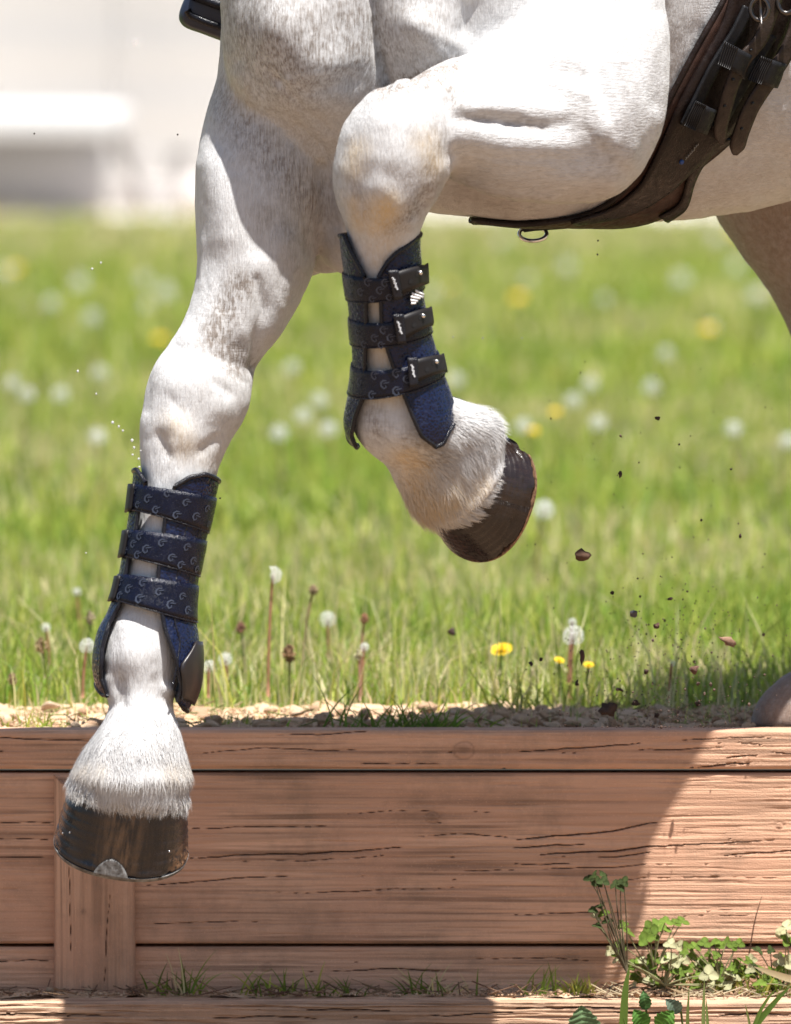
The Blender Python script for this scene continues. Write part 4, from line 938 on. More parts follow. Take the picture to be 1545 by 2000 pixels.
def px_patch(limb, quad, off, name, mat, parent, thick, nu=10, nv_=6, lab=None, rowf=None):
    """quad: four photo points (top left, top right, bottom right, bottom left) laid on the limb's near surface"""
    q = np.array(quad, float); u = np.linspace(0, 1, nu)[:, None, None]; v = np.linspace(0, 1, nv_)[None, :, None]
    p = (q[0] * (1 - u) + q[1] * u) * (1 - v) + (q[3] * (1 - u) + q[2] * u) * v
    ph = limb.phi_at(p[..., 1], p[..., 0]); row = p[..., 1]
    for _ in range(3):                       # sections are slanted: correct the row so that the point shows at the asked photo row
        w = PX(limb.point(row, ph, off).reshape(-1, 3)).reshape(*row.shape, 2); row = row - (w[..., 1] - p[..., 1]); ph = ph + (w[..., 0] - p[..., 0]) * .35
    co_ = limb.point(row, ph, off)
    me = mesh_np(name, co_.reshape(-1, 3), grid_faces(nu, nv_)); o = link(name, me, mat, parent)
    if thick: sm = o.modifiers.new('s', 'SOLIDIFY'); sm.thickness = thick; sm.offset = 0
    return o, co_
TABS = [((757, 528), (784, 583), (830, 514, 550)), ((768, 614), (792, 670), (835, 598, 634)), ((796, 699), (815, 754), (861, 690, 724))]
for (tx, ty), (bx, by_), (rx, r0, r1) in TABS:
    st, c_ = px_patch(BOOT2, [(tx + 18, ty + 3), (rx, r0), (rx, r1), (bx - 2, by_ - 8)], .0070, 'strap_tab', M['rubber'], boot2, .003, 14, 6)
    nn_ = np.cross(c_[7, 2] - c_[6, 2], c_[6, 3] - c_[6, 2]); nn_ = nrm(nn_); nn_ = nn_ if nn_[1] < 0 else -nn_
    gg = Geo(); v_, f_ = ICO2; gg.add(v_ * .0027 + c_[9, 2] * .6 + c_[9, 1] * .4 + nn_ * .0022, [f_]); link('stud', gg.mesh('stud'), M['metal'], st)
    for (i_, j_, s_) in ((5, 3, .0042), (8, 2, .0034), (12, 1, .0030)):
        c0 = c_[i_, j_] + nn_ * .0018; e1 = nrm(c_[i_ + 1, j_] - c_[i_, j_]); e2 = np.cross(nn_, e1); a_ = np.arange(6) / 6 * 2 * PI
        gg = Geo(); gg.add(c0 + np.outer(np.cos(a_) * s_ * .8, e1) + np.outer(np.sin(a_) * s_ * .65, e2), [np.arange(6)[None]]); link('hole', gg.mesh('hole'), M['black'], st)
    gg = Geo(); gg.tube(c_[1:, -1] + nn_ * .0008, .0007, 5); gg.tube(c_[1:, 0] + nn_ * .0008, .0007, 5); link('tab_edge', gg.mesh('tab_edge'), M['rubber'], st)
    lt_, c2_ = px_patch(BOOT2, [(tx, ty), (tx + 19, ty - 1), (bx + 1, by_), (bx - 15, by_ + 2)], .0092, 'label_tab', M['piping'], boot2, .0035, 6, 10)
    n2 = nrm(np.cross(c2_[3, 4] - c2_[2, 4], c2_[2, 5] - c2_[2, 4])); n2 = n2 if n2[1] < 0 else -n2
    a0_, a1_ = c2_[2, 2], c2_[3, 6]; ax_ = a1_ - a0_; sd_ = nrm(np.cross(ax_, n2)); gg = Geo()      # tiny script lettering running up the tab
    uu = np.linspace(0, 1, 46); wig = np.array([math.sin(x * 44) * .0011 + math.sin(x * 19) * .0005 for x in uu])
    gg.tube(a0_ + uu[:, None] * ax_ + np.outer(wig, sd_) + n2 * .0022 + .0006 * sd_, .00034, 4); link('script_lettering', gg.mesh('script_lettering'), M['white'], lt_)
# fan emblem of five white slanting bars
for k_, (p0, p1) in enumerate([((809, 567), (822, 575)), ((803, 573), (821, 580)), ((801, 579), (817, 583)), ((801, 586), (813, 588)), ((802, 592), (810, 592))]):
    h_ = 2.0
    px_patch(BOOT2, [(p0[0], p0[1] - h_), (p1[0], p1[1] - h_), (p1[0], p1[1] + h_ * .8), (p0[0], p0[1] + h_ + .6)], .0065, 'emblem_bar', M['white'], boot2, .0006, 4, 2)

# ------------------------------------------------------------------ girth, straps and ring
tbv = BVHTree.FromPolygons([Vector(v) for v in tco], [list(f) for F in tf for f in F.tolist()])
def on_trunk(px, py, off):
    o_, d_ = ray(px, py); h = tbv.ray_cast(o_, d_)
    if h[0] is not None:
        n_ = h[1] if h[1].dot(d_) < 0 else -h[1]
        return np.array(h[0] + n_ * off)
    y = .2 + (px - 1000) * .0004; p = Vector(P(px, py, y)); q = tbv.find_nearest(p); n_ = q[1]
    n_ = n_ if n_.dot(p - q[0]) > 0 else -n_
    return np.array(q[0] + n_ * off)
def strip(rows, nv_, off, dens=70):
    """rows: pairs of photo points across a band; returns grid of points on the barrel"""
    D = crom(np.array(rows, float), dens); v = np.linspace(0, 1, nv_)
    A = np.zeros((dens, nv_, 3))
    for i in range(dens):
        for j in range(nv_):
            A[i, j] = on_trunk(D[i, 0] * (1 - v[j]) + D[i, 2] * v[j], D[i, 1] * (1 - v[j]) + D[i, 3] * v[j], off)
    for _ in range(4): A[1:-1] = A[1:-1] * .5 + (A[:-2] + A[2:]) * .25
    return A
def leather(name, base, rough, bs=420):
    m = new_mat(name, base, rough, spec=.22); n = N(m); w = n.noise(60, 4, .6, n.coord())
    n.l(n.ramp(w, (.3, tuple(x * .6 for x in base)), (.7, tuple(x * 1.5 for x in base))), n.b.inputs['Base Color']); n.bump(n.noise(bs, 3, .6, n.coord()), .0006)
    n.l(n.ramp(n.noise(150, 3, .6, n.coord()), (.35, rough - .18), (.65, rough + .15)), n.b.inputs['Roughness']); return m
M['lea_d'] = leather('dark_girth_leather', (.012, .007, .006), .42); M['lea_b'] = leather('brown_girth_flap', (.035, .017, .012), .6, 700)
M['lea_s'] = leather('worn_strap_leather', (.028, .019, .015), .5); M['web'] = leather('black_webbing', (.008, .008, .010), .6, 900)
girth = empty('girth', P(1300, 250, .25)); tag(girth, 'dark brown leather girth buckled round the belly of the grey horse', 'girth')
def piece(name, A, mat, parent, thick):
    me = mesh_np(name, A.reshape(-1, 3), grid_faces(*A.shape[:2])); o = link(name, me, mat, parent)
    if thick: sm = o.modifiers.new('s', 'SOLIDIFY'); sm.thickness = thick; sm.offset = 0
    return o
GR = [(1440, -90, 1570, -60), (1425, -40, 1550, -20), (1403, 10, 1533, 40), (1370, 65, 1520, 95), (1332, 135, 1490, 170), (1293, 210, 1455, 235), (1262, 280, 1400, 290), (1235, 335, 1352, 330), (1205, 375, 1336, 385), (1155, 408, 1268, 424),
      (1085, 424, 1168, 438), (1005, 430, 1070, 440), (918, 421, 925, 425)]
A = strip(GR, 14, .005); piece('backing', A, M['lea_b'], girth, .006)
gg = Geo(); gg.tube(A[:, 0], .0035, 8); link('edge_roll', gg.mesh('edge_roll'), M['lea_d'], girth); gg = Geo(); gg.tube(A[:, -1], .0032, 8); link('edge_roll', gg.mesh('edge_roll'), M['lea_d'], girth)
A = strip([(1425, -50, 1560, -30), (1400, 40, 1525, 70), (1355, 120, 1480, 160), (1318, 190, 1440, 225), (1290, 250, 1392, 275), (1262, 310, 1345, 320), (1235, 355, 1290, 368), (1180, 395, 1215, 405), (1110, 416, 1120, 420)], 10, .011)
piece('central_band', A, M['lea_d'], girth, .004)
A = strip([(1376, 262, 1430, 262), (1362, 285, 1385, 290), (1340, 312, 1362, 316), (1330, 350, 1346, 350), (1318, 385, 1334, 392), (1280, 408, 1300, 416)], 4, .0105, 40); piece('seam_welt', A, M['lea_d'], girth, .003)
def billet(path, w, off, name, mat, tipround=True):
    c = crom(np.array(path, float), 50); T = np.gradient(c, axis=0); T /= np.linalg.norm(T, axis=1)[:, None]; nn_ = np.stack([-T[:, 1], T[:, 0]], 1)
    ww = np.full(50, w / 2.0)
    if tipround: k = np.arange(50); ww *= np.sqrt(np.clip(1 - np.clip((k - 42) / 7.3, 0, 1) ** 2, .01, 1))
    A = np.zeros((50, 6, 3))
    for i in range(50):
        o_ = off(i / 49) if callable(off) else off
        for j in range(6): p = c[i] + nn_[i] * ww[i] * (j / 2.5 - 1); A[i, j] = on_trunk(p[0], p[1], o_)
    for _ in range(3): A[1:-1] = A[1:-1] * .5 + (A[:-2] + A[2:]) * .25
    return piece(name, A, mat, girth, .0034), A
b1, A1 = billet([(1500, -40), (1478, 20), (1456, 65), (1425, 100), (1400, 145), (1388, 190), (1381, 230), (1386, 262)], 25, lambda t: .022 + .008 * math.sin(t * 3), 'strap_tip', M['lea_s'])
b2, A2 = billet([(1545, -20), (1530, 50), (1500, 105), (1466, 150), (1440, 190), (1424, 230), (1417, 262), (1415, 280)], 28, lambda t: .020 + .008 * math.sin(t * 3), 'strap_tip', M['lea_s'])
for Ax_ in (A1, A2):
    for i_ in (18, 27, 35):
        gg = Geo(); v_, f_ = ICO1; gg.add(v_ * [.0022, .0022, .0022] + Ax_[i_, 2:4].mean(0) + np.array([-.001, -.0035, 0]), [f_]); link('punch_hole', gg.mesh('punch_hole'), M['black'], girth)
billet([(1445, 10), (1425, 50), (1400, 90), (1370, 140), (1345, 190), (1322, 235)], 20, .016, 'elastic', M['web'], False)
billet([(1490, 60), (1450, 130), (1415, 190), (1385, 240)], 22, .015, 'elastic', M['web'], False)
for q_ in ([(1386, 68), (1442, 98), (1424, 138), (1372, 112)], [(1330, 180), (1370, 198), (1352, 240), (1308, 222)], [(1455, 96), (1506, 112), (1488, 154), (1432, 138)]):
    q_ = np.array(q_, float); A = np.zeros((10, 6, 3))
    for i in range(10):
        for j in range(6):
            u_, v_ = i / 9, j / 5; p = (q_[0] * (1 - u_) + q_[1] * u_) * (1 - v_) + (q_[3] * (1 - u_) + q_[2] * u_) * v_
            A[i, j] = on_trunk(p[0], p[1], .028 + .006 * math.sin(u_ * PI))
    k_ = piece('keeper', A, M['web'], girth, .003)
    for r_ in range(7):
        u_ = .04 + r_ * .055; i0 = u_ * 9; a_ = int(i0); gg = Geo(); line = A[a_] * (1 - (i0 - a_)) + A[a_ + 1] * (i0 - a_) + np.array([-.0006, -.0022, 0]); gg.tube(line, .0008, 5); link('rib', gg.mesh('rib'), M['rubber'], k_)
# buckle at the top
c0 = on_trunk(1448, 8, .034); gg = Geo(); a_ = np.linspace(0, 2 * PI, 25)
gg.tube(np.stack([c0[0] + .0095 * np.cos(a_), c0[1] + 0 * a_, c0[2] + .012 * np.sin(a_)], 1), .0028, 8, False); gg.tube(np.array([c0 + [0, -.003, .016], c0 + [.002, -.005, -.016]]), .0018, 7)
link('buckle', gg.mesh('buckle'), M['galv0'], girth)
c0 = on_trunk(1500, -6, .034); gg = Geo(); gg.tube(np.stack([c0[0] + .0095 * np.cos(a_), c0[1] + 0 * a_, c0[2] + .012 * np.sin(a_)], 1), .0028, 8, False); link('buckle', gg.mesh('buckle'), M['galv0'], girth)
# tab and dee ring under the belly
tp0 = on_trunk(1060, 437, .008); gg = Geo(); pts = np.array([P(1022, 443, tp0[1]), P(1045, 440, tp0[1]), P(1075, 438, tp0[1]), P(1106, 436, tp0[1])]); gg.tube(pts + np.array([0, -.004, -.002]), .0042, 8, flat=2.2); link('ring_tab', gg.mesh('ring_tab'), M['web'], girth)
a_ = np.linspace(0, 2 * PI, 29); cx_ = P(1041, 457, tp0[1] - .004); gg = Geo()
gg.tube(np.stack([cx_[0] + .0145 * np.cos(a_) - .004 * np.sin(a_), cx_[1] + .006 * np.sin(a_), cx_[2] + .0072 * np.sin(a_) + .0022 * np.cos(a_)], 1), .0023, 8, False); link('dee_ring', gg.mesh('dee_ring'), M['metal'], girth)
# blue and grey maker's mark on the central band
gg = Geo(); v_, f_ = ICO1; gg.add(v_ * [.0032, .0010, .0032] + on_trunk(1318, 302, .0145), [f_]); m = new_mat('blue_mark', (.02, .06, .22), .4); link('blue_mark', gg.mesh('blue_mark'), m, girth)
gg = Geo(); uu = np.linspace(0, 1, 30); gg.tube(np.array([on_trunk(1325 + 24 * x + 1.6 * math.sin(x * 40), 296 - 26 * x + 1.6 * math.cos(x * 40), .0145) for x in uu]), .0006, 4); link('script_lettering', gg.mesh('script_lettering'), new_mat('grey_print', (.16, .155, .15), .5), girth)

# ------------------------------------------------------------------ toe of the rider's far boot beyond the chest
rb = empty('riding_boot', P(400, 20, .34)); tag(rb, "rounded dark navy toe of a rider's boot jutting out beyond the horse's chest", 'boot')
m = leather('dark_boot_leather', (.008, .009, .014), .35); m2 = new_mat('boot_sole_navy', (.012, .018, .038), .45)
yb = .36
prof = [(520, -130), (430, -120), (392, -60), (372, -25), (360, 0), (351, 25), (352, 42), (365, 55), (395, 66), (432, 80), (470, 94), (520, 112), (560, 120), (560, -130)]
prof = np.array([P(a_, b_, yb)[[0, 2]] for a_, b_ in prof]); pr3 = crom(prof, 60); cxy = pr3.mean(0)
gg = Geo(); rows = []
for k_, (o_, sc_) in enumerate([(-.048, .62), (-.046, .86), (-.038, .97), (-.02, 1.0), (.02, 1.0), (.038, .97), (.046, .86), (.048, .62)]):
    q_ = cxy + (pr3 - cxy) * sc_; rows.append(np.stack([q_[:, 0], np.full(60, yb + o_), q_[:, 1]], 1))
R_ = np.array(rows); idx = np.arange(480).reshape(8, 60); F = np.stack([idx[:-1], np.roll(idx[:-1], -1, 1), np.roll(idx[1:], -1, 1), idx[1:]], -1).reshape(-1, 4)
gg.add(R_.reshape(-1, 3), [F, idx[0][::-1][None], idx[-1][None]]); link('boot_upper', gg.mesh('boot_upper'), m2, rb)
gg = Geo(); gg.tube(np.array([P(a_, b_, yb - .047) for a_, b_ in [(366, 20), (372, 30), (400, 42), (440, 56), (520, 84)]]), .0045, 7); link('stirrup_tread', gg.mesh('stirrup_tread'), m, rb)
gg = Geo(); gg.tube(np.array([P(a_, b_, yb - .050) for a_, b_ in [(374, -10), (400, 0), (440, 14), (520, 40)]]), .006, 7); link('welt', gg.mesh('welt'), m, rb)
# ------------------------------------------------------------------ grass
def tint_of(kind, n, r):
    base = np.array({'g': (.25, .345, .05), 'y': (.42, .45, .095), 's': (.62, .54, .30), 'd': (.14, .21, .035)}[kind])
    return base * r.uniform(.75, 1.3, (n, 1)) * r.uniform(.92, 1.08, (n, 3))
def blades(g, X, Y, Z, H, Wd, r, lean=.35, straw=.12, yel=.35, bend=1.0, tints=None):
    n = len(X); a = r.uniform(0, 2 * PI, n); d = np.stack([np.cos(a), np.sin(a), 0 * a], 1); fa = r.uniform(-.9, .9, n); s = np.stack([np.cos(fa), np.sin(fa), 0 * fa], 1)
    ln = np.abs(r.normal(0, lean, n))[:, None]; b = np.stack([X, Y, Z], 1); H = H[:, None]; w = Wd[:, None] * .5
    m1 = b + np.array([0, 0, 1.0]) * H * .5 + d * H * ln * .25; tip = b + np.array([0, 0, 1.0]) * H * (1 - .25 * ln) + d * H * ln * bend
    cs = np.stack([b - s * w, b + s * w, m1 + s * w * .8, m1 - s * w * .8, tip], 1).reshape(-1, 3); i = np.arange(n)[:, None] * 5
    if tints is None:
        pat = fbm(X * 1.6 + 20, Y * .9 + 20, 3, 9) - .5; q = r.random(n) + pat * 1.1
        T = tint_of('g', n, r); k = q > 1 - yel - straw; T[k] = tint_of('y', k.sum(), r); k = q > 1 - straw; T[k] = tint_of('s', k.sum(), r); k = r.random(n) < .12; T[k] = tint_of('d', k.sum(), r)
    else: T = tints
    g.add(cs, [i + np.array([0, 1, 2, 3]), i + np.array([3, 2, 4])], np.repeat(T, 5, 0))
def zone(name, n, y0, y1, h, w, r, edge=None, pw=1.0, **kw):
    yy = y0 + (y1 - y0) * r.random(n) ** pw; half = .50 * (10 + yy) / 10 + .42 + .03 * yy; xx = r.uniform(-1, 1, n) * half
    if edge is not None:
        k = r.random(n) < edge(xx, yy); xx, yy = xx[k], yy[k]
    pt = fbm(xx * 3 + 7, yy * 2 + 3, 3, 5); hh = h * r.uniform(.45, 1.25, len(xx)) * (.65 + .8 * pt)
    g = Geo(); blades(g, xx, yy, np.full(len(xx), GZ - .016), hh, w * r.uniform(.6, 1.3, len(xx)), r, **kw)
    o = link(name, g.mesh(name), M['blade']); return tag(o, kind='stuff')
rg = np.random.default_rng(3)
e_ = lambda x, y: np.clip((y - YW - .30 - .22 * fbm(x * 5 + 9, x * 0, 2, 2)) / .38, 0, 1) ** 1.3
zone('near_grass', 24000, YW + .12, 1.9, .052, .0026, rg, e_, straw=.22, yel=.38, lean=.42)
zone('near_grass', 30000, 1.5, 4.2, .062, .0036, rg, None, .9, straw=.17, yel=.42)
zone('middle_grass', 36000, 4.0, 11, .070, .0065, rg, None, .8, straw=.17, yel=.48)
zone('far_grass', 36000, 10.5, 35.2, .085, .013, rg, None, .9, straw=.20, yel=.58)
zone('dry_far_grass', 9000, 27, 36.5, .10, .018, rg, None, .8, straw=.75, yel=.25)
zone('tall_grass', 560, YW + .42, 1.7, .12, .0022, rg, None, straw=.35, yel=.3, lean=.5)
zone('dry_grass', 1500, YW + .10, YW + .60, .026, .0016, rg, None, straw=.75, yel=.2, lean=.8)

# ------------------------------------------------------------------ flowers
def depth_for(py, h):
    """depth at which a head h above the field shows at photo row py"""
    lo, hi = YW + .12, 34.0
    for _ in range(40):
        m_ = (lo + hi) / 2; p = np.array([[0, m_, GZ + h]]); lo, hi = (m_, hi) if PX(p)[0, 1] > py else (lo, m_)
    return lo
def clock_mesh(seed, frac=1.0):
    r = np.random.default_rng(seed); g = Geo(); n = 110
    for k in range(n):
        z = 1 - 2 * (k + .5) / n; a = k * 2.39996; d = np.array([math.sqrt(1 - z * z) * math.cos(a), math.sqrt(1 - z * z) * math.sin(a), z])
        if d[0] < 1 - 2 * frac and frac < 1 or z < -.85: continue
        s = nrm(np.cross(d, [.3, .1, 1])); t = np.cross(d, s); e = d * r.uniform(.68, .85)
        g.add(np.array([d * .12 - s * .010, d * .12 + s * .010, e]), [np.array([[0, 1, 2]])], np.array([.55, .50, .42]))
        for j in range(7):
            b = j / 7 * 2 * PI + r.random(); o_ = s * math.cos(b) + t * math.sin(b); q = np.cross(d, o_)
            g.add(np.array([e - q * .018, e + q * .018, e + o_ * .26 + d * .16]), [np.array([[0, 1, 2]])], np.array([.9, .9, .9]))
    return g.mesh('seed_head', False)
def recept_mesh():
    v, f = ICO1; g = Geo(); g.add(v * [.14, .14, .10], [f], np.array([.50, .46, .32])); return g.mesh('receptacle')
CL = [clock_mesh(1), clock_mesh(2), clock_mesh(3, .62)]; RC = recept_mesh()
for c_ in CL: c_.materials.append(M['fluff'])
RC.materials.append(M['leaf'])
def yellow_mesh():
    g = Geo(); r = np.random.default_rng(4)
    for L_, n, el in ((1.0, 22, .25), (.75, 18, .55), (.45, 12, .95)):
        for k in range(n):
            a = k / n * 2 * PI + r.random() * .2; d = np.array([math.cos(a) * math.cos(el), math.sin(a) * math.cos(el), math.sin(el)]); s = np.array([-math.sin(a), math.cos(a), 0])
            g.add(np.array([d * .1 - s * .08, d * .1 + s * .08, d * L_ + s * .10, d * L_ - s * .10]), [np.array([[0, 1, 2, 3]])], np.array([.80, .56, .03]) * r.uniform(.85, 1.1))
    return g.mesh('petals', False)
YM = yellow_mesh(); YM.materials.append(M['petal'])
def stem_mesh(h, col, sway, r0=.0016):
    g = Geo(); z = np.linspace(-.02, 1, 9); g.tube(np.stack([sway[0] * (z ** 2) * h - sway[0] * h, sway[1] * z ** 2 * h - sway[1] * h, (z - 1) * h], 1), np.linspace(r0 * 1.3, r0, 9), 6, a=np.array(col)); me = g.mesh('stem'); me.materials.append(M['leaf']); return me
def flower(kind, px, py, size, label, h=.12, y=None, col=(.30, .22, .12), var=0, grp=None):
    if y is None:
        y = depth_for(py, h)
        if y < 1.0: y = 1.0 if kind != 'y' else .95
    p = P(px, py, y); hh = p[2] - GZ
    if kind == 'w':
        root = empty('dandelion_clock', (p[0], y, GZ)); tag(root, label, 'dandelion clock', 'white dandelion clocks in the grass')
        R = size * S * (10 + y) / 10 / 2 if y < 3 else max(.016, min(.028, size * S * (10 + y) / 20 * .8))
        parts = [('stem', stem_mesh(hh, col, (RNG.uniform(-.1, .1), 0))), ('seed_head', CL[var]), ('receptacle', RC)]
    else:
        root = empty('dandelion_flower', (p[0], y, GZ)); tag(root, label, 'dandelion flower', 'yellow dandelion flowers in the grass')
        R = size * S * (10 + y) / 20 * (.9 if y < 3 else .8); parts = [('stem', stem_mesh(hh, (.14, .18, .05), (RNG.uniform(-.1, .1), 0))), ('petals', YM)]
    for nme, me in parts:
        o = bpy.data.objects.new(nme, me); COL.objects.link(o); o.parent = root; o.location = (0, 0, hh)
        if nme != 'stem': o.scale = (R, R, R)
        if nme == 'petals': o.rotation_euler = (.5, RNG.uniform(-.3, .3), 0)
    return root
WH = [(10, 532, 40, 'left edge of the photo, level with the raised boot top'), (100, 592, 38, 'pale blurred one nearest the left edge in the second row'), (155, 552, 44, 'large blurred one under two white sparks of water'),
      (178, 620, 40, 'soft blurred one below the large pair left of the forearm'), (280, 546, 36, 'left one of the touching pair beside the outstretched forearm'), (322, 570, 44, 'right one of the touching pair beside the outstretched forearm'),
      (286, 596, 26, 'small faint one just under the touching pair'), (345, 430, 34, 'highest one, at the far edge of the grass left of the horse'), (240, 428, 26, 'faint one below the white trailer'),
      (22, 748, 26, 'half cut off by the left edge, knee high'), (195, 728, 24, 'faint one left of the knee of the straight leg'), (52, 770, 26, 'second from the left edge beside the knee of the straight leg'), (118, 770, 20, 'faint one between the left edge and the knee'),
      (190, 853, 22, 'small round one left of the straight leg just below its knee'), (570, 718, 34, 'round one alone between the two forelegs'), (625, 782, 40, 'wide blurred one left of the folded fetlock'), (592, 812, 34, 'lower left of the blurred cluster between the forelegs'),
      (642, 838, 36, 'touching the lower flap of the raised boot on its left'), (545, 846, 34, 'low one between the legs, farthest left of that cluster'), (845, 570, 32, 'just right of the emblem on the raised boot'), (890, 742, 30, 'just right of the lowest strap of the raised boot'),
      (1107, 520, 36, 'below the belly, right of the dee ring'), (1032, 545, 28, 'just above the brightest yellow flower below the belly'), (980, 470, 26, 'faint one right under the belly line'), (1180, 585, 30, 'faint one midway between belly and flying soil'),
      (1330, 546, 44, 'large one left of the hind thigh'), (1478, 576, 40, 'closest one to the front of the hind leg'), (1438, 520, 36, 'faint one against the hind thigh'), (1400, 462, 40, 'large soft one in the angle between belly and hind thigh'),
      (1300, 690, 34, 'upper of the two round ones right of the folded hoof'), (1272, 756, 42, 'lower brighter of the two round ones right of the folded hoof'), (1152, 750, 30, 'faint one left of the bright round one'), (1120, 782, 36, 'beside a small yellow flower right of the folded hoof'),
      (1168, 826, 24, 'small one above the flying clods'), (1022, 832, 28, 'touching the rim of the folded hoof on its right'), (1432, 838, 20, 'tiny one at the right above the flying soil'), (1540, 862, 20, 'tiny one on the right edge'), (1062, 996, 20, 'small one right of the folded hoof toe'),
      (1390, 640, 30, 'beside the blurred yellow flower at the hind leg'), (1200, 410, 40, 'soft one under the girth at the far edge of the grass')]
for k_, (px, py, sz, d) in enumerate(WH): flower('w', px, py, sz, 'white seed head, ' + d, var=k_ % 2)
NR = [(533, 1124, 40, 'sharp half blown seed head on a tall reddish stalk right of the straight leg', 1.05, 2), (1120, 1242, 46, 'full sharp seed head above the verge under the flying soil', 1.0, 0), (640, 1210, 36, 'soft seed head beside a brown stalk in the near grass', 1.5, 1),
      (170, 1262, 34, 'seed head just left of the lower flap of the straight leg boot', 1.0, 0), (90, 1226, 20, 'small seed head low at the left in the near grass', 1.4, 1), (440, 1288, 30, 'right one of the low pair beside the straight leg fetlock', 1.1, 1),
      (408, 1302, 28, 'left one of the low pair beside the straight leg fetlock', 1.0, 0), (150, 1156, 18, 'tiny seed head left of the straight leg boot', 2.0, 1), (712, 1264, 20, 'small seed head low on the near stalk between the legs', 1.0, 1), (1312, 1296, 16, 'small ragged seed head among the flying crumbs', .95, 2), (1118, 1215, 18, 'small seed head peeping over the full sharp one', 1.1, 1)]
for (px, py, sz, d, y, v) in NR: flower('w', px, py, sz, d if 'seed head' in d else 'white seed head, ' + d, y=y, var=v, col=(.42, .22, .13))
YE = [(312, 663, 32, 'bright one against the outline of the outstretched forearm', None), (1013, 583, 36, 'brightest one below the belly', None), (1085, 806, 28, 'small one right of the folded hoof, beside a white clock', None), (1042, 843, 28, 'touching the rim of the folded hoof', None),
      (980, 1272, 50, 'wide one in the near grass behind two pale blades', 1.2), (1150, 1300, 24, 'right one of the low pair under the full seed head', 1.0), (1092, 1291, 24, 'left one of the low pair under the full seed head', 1.05), (1383, 645, 34, 'blurred one left of the hind leg', None),
      (30, 528, 34, 'faint one near the left edge', None), (1440, 455, 38, 'soft one beside the hind thigh', None), (880, 560, 18, 'faint one beside the raised boot', None)]
for (px, py, sz, d, y) in YE: flower('y', px, py, sz, 'yellow flower, ' + d, y=y)

# bare stalks and plantain heads in the near grass
def bud_mesh(seed, L_, w_, col):
    r = np.random.default_rng(seed); g = Geo()
    for k in range(46):
        z = r.random(); a = r.uniform(0, 6.28); rad = w_ * math.sin(PI * min(1, z * .9 + .1)) ** .7; p = np.array([rad * math.cos(a), rad * math.sin(a), (z - .5) * L_]); v, f = ICO1
        g.add(v[:12] * w_ * .34 + p, [np.array([[0, 1, 2], [3, 4, 5], [6, 7, 8], [1, 5, 9], [2, 7, 10]])], np.array(col) * r.uniform(.6, 1.4))
    z = np.linspace(-.5, .5, 6) * L_; g.tube(np.stack([0 * z, 0 * z, z], 1), w_ * .7 * np.sin(np.linspace(.4, 2.8, 6)), 7, a=np.array(col) * .8)
    me = g.mesh('flower_head', False); me.materials.append(M['leaf']); return me
BD = [(565, 1276, 1.0, 'brown drooping seed stalk in the near grass right of the straight leg', .020, .0075, (.22, .13, .07), (.20, .2, .08)), (712, 1208, 1.1, 'thin pinkish stalk with a small brown head between the legs', .012, .005, (.32, .17, .10), (.42, .24, .16)),
      (612, 1152, 1.25, 'tall blurred brown stalk with a blunt head between the legs', .012, .005, (.33, .24, .15), (.36, .23, .15)), (470, 1226, 1.3, 'short reddish seed head right of the straight leg boot', .014, .006, (.26, .13, .09), (.2, .2, .1)),
      (176, 1206, 1.2, 'small tufted plantain head left of the straight leg boot', .016, .0055, (.34, .28, .18), (.16, .2, .07)), (80, 1260, .95, 'branching plantain head low at the left', .018, .0065, (.30, .22, .12), (.15, .2, .06)),
      (24, 1326, .9, 'small plantain head at the left edge above the planks', .014, .005, (.28, .2, .12), (.15, .2, .06)), (700, 1278, .95, 'pale budded stalk below the thin pinkish one', .012, .0045, (.45, .42, .26), (.40, .25, .17))]
for k_, (px, py, y, lab, L_, w_, c1, c2) in enumerate(BD):
    p = P(px, py, y); root = empty('plantain_stalk', (p[0], y, GZ)); tag(root, lab, 'stalk', 'seeding stalks in the near grass')
    link('stem', stem_mesh(p[2] - GZ, c2, (RNG.uniform(-.15, .15), 0), .0013), None, None); o = bpy.context.collection.objects[-1]; o.parent = root; o.location = (0, 0, p[2] - GZ); o.matrix_parent_inverse = Matrix.Identity(4)
    o = bpy.data.objects.new('flower_head', bud_mesh(k_, L_, w_, c1)); COL.objects.link(o); o.parent = root; o.location = (0, 0, p[2] - GZ)

# ------------------------------------------------------------------ tufts, clover and leaves at the foot of the wall
def tuft(px, py, n, h, wpx, label, y, kinds='gyd', name='grass_tuft', cat='grass tuft', grp='grass tufts at the wall foot', z0=None, stiff=.5):
    r = np.random.default_rng(int(px)); b = P(px, py, y); z0 = b[2] if z0 is None else z0; root = empty(name, (b[0], y, z0)); tag(root, label, cat, grp)
    for i in range(n):
        g = Geo(); a = r.normal() * stiff; L_ = h * r.uniform(.5, 1.15); x0 = b[0] + r.normal() * wpx * S * .35; y0 = y + r.normal() * .006; t = np.linspace(0, 1, 7)
        pts = np.stack([x0 + np.sin(a * (.6 + t)) * L_ * t, y0 - .25 * L_ * t ** 2 * r.uniform(-.4, 1), z0 + L_ * t * np.cos(a * (.4 + .8 * t)) - .003], 1); w = (1 - t ** 2) * r.uniform(.0007, .0014) + .00012
        cs = np.stack([pts - np.stack([w, 0 * w, 0 * w], 1), pts + np.stack([w, 0 * w, 0 * w], 1)], 1).reshape(-1, 3); g.add(cs, [grid_faces(7, 2)], tint_of(kinds[r.integers(len(kinds))], 1, r)[0])
        link('blade', g.mesh('blade'), M['blade'], root)
    return root
yl = YW - .045
tuft(335, 1938, 26, .034, 70, 'dark green grass tuft sprouting beside the upright post', yl, 'dgd', stiff=.7); tuft(365, 1938, 9, .05, 40, 'thin leaning blades right of the post tuft', yl - .01, 'dgs', stiff=.8)
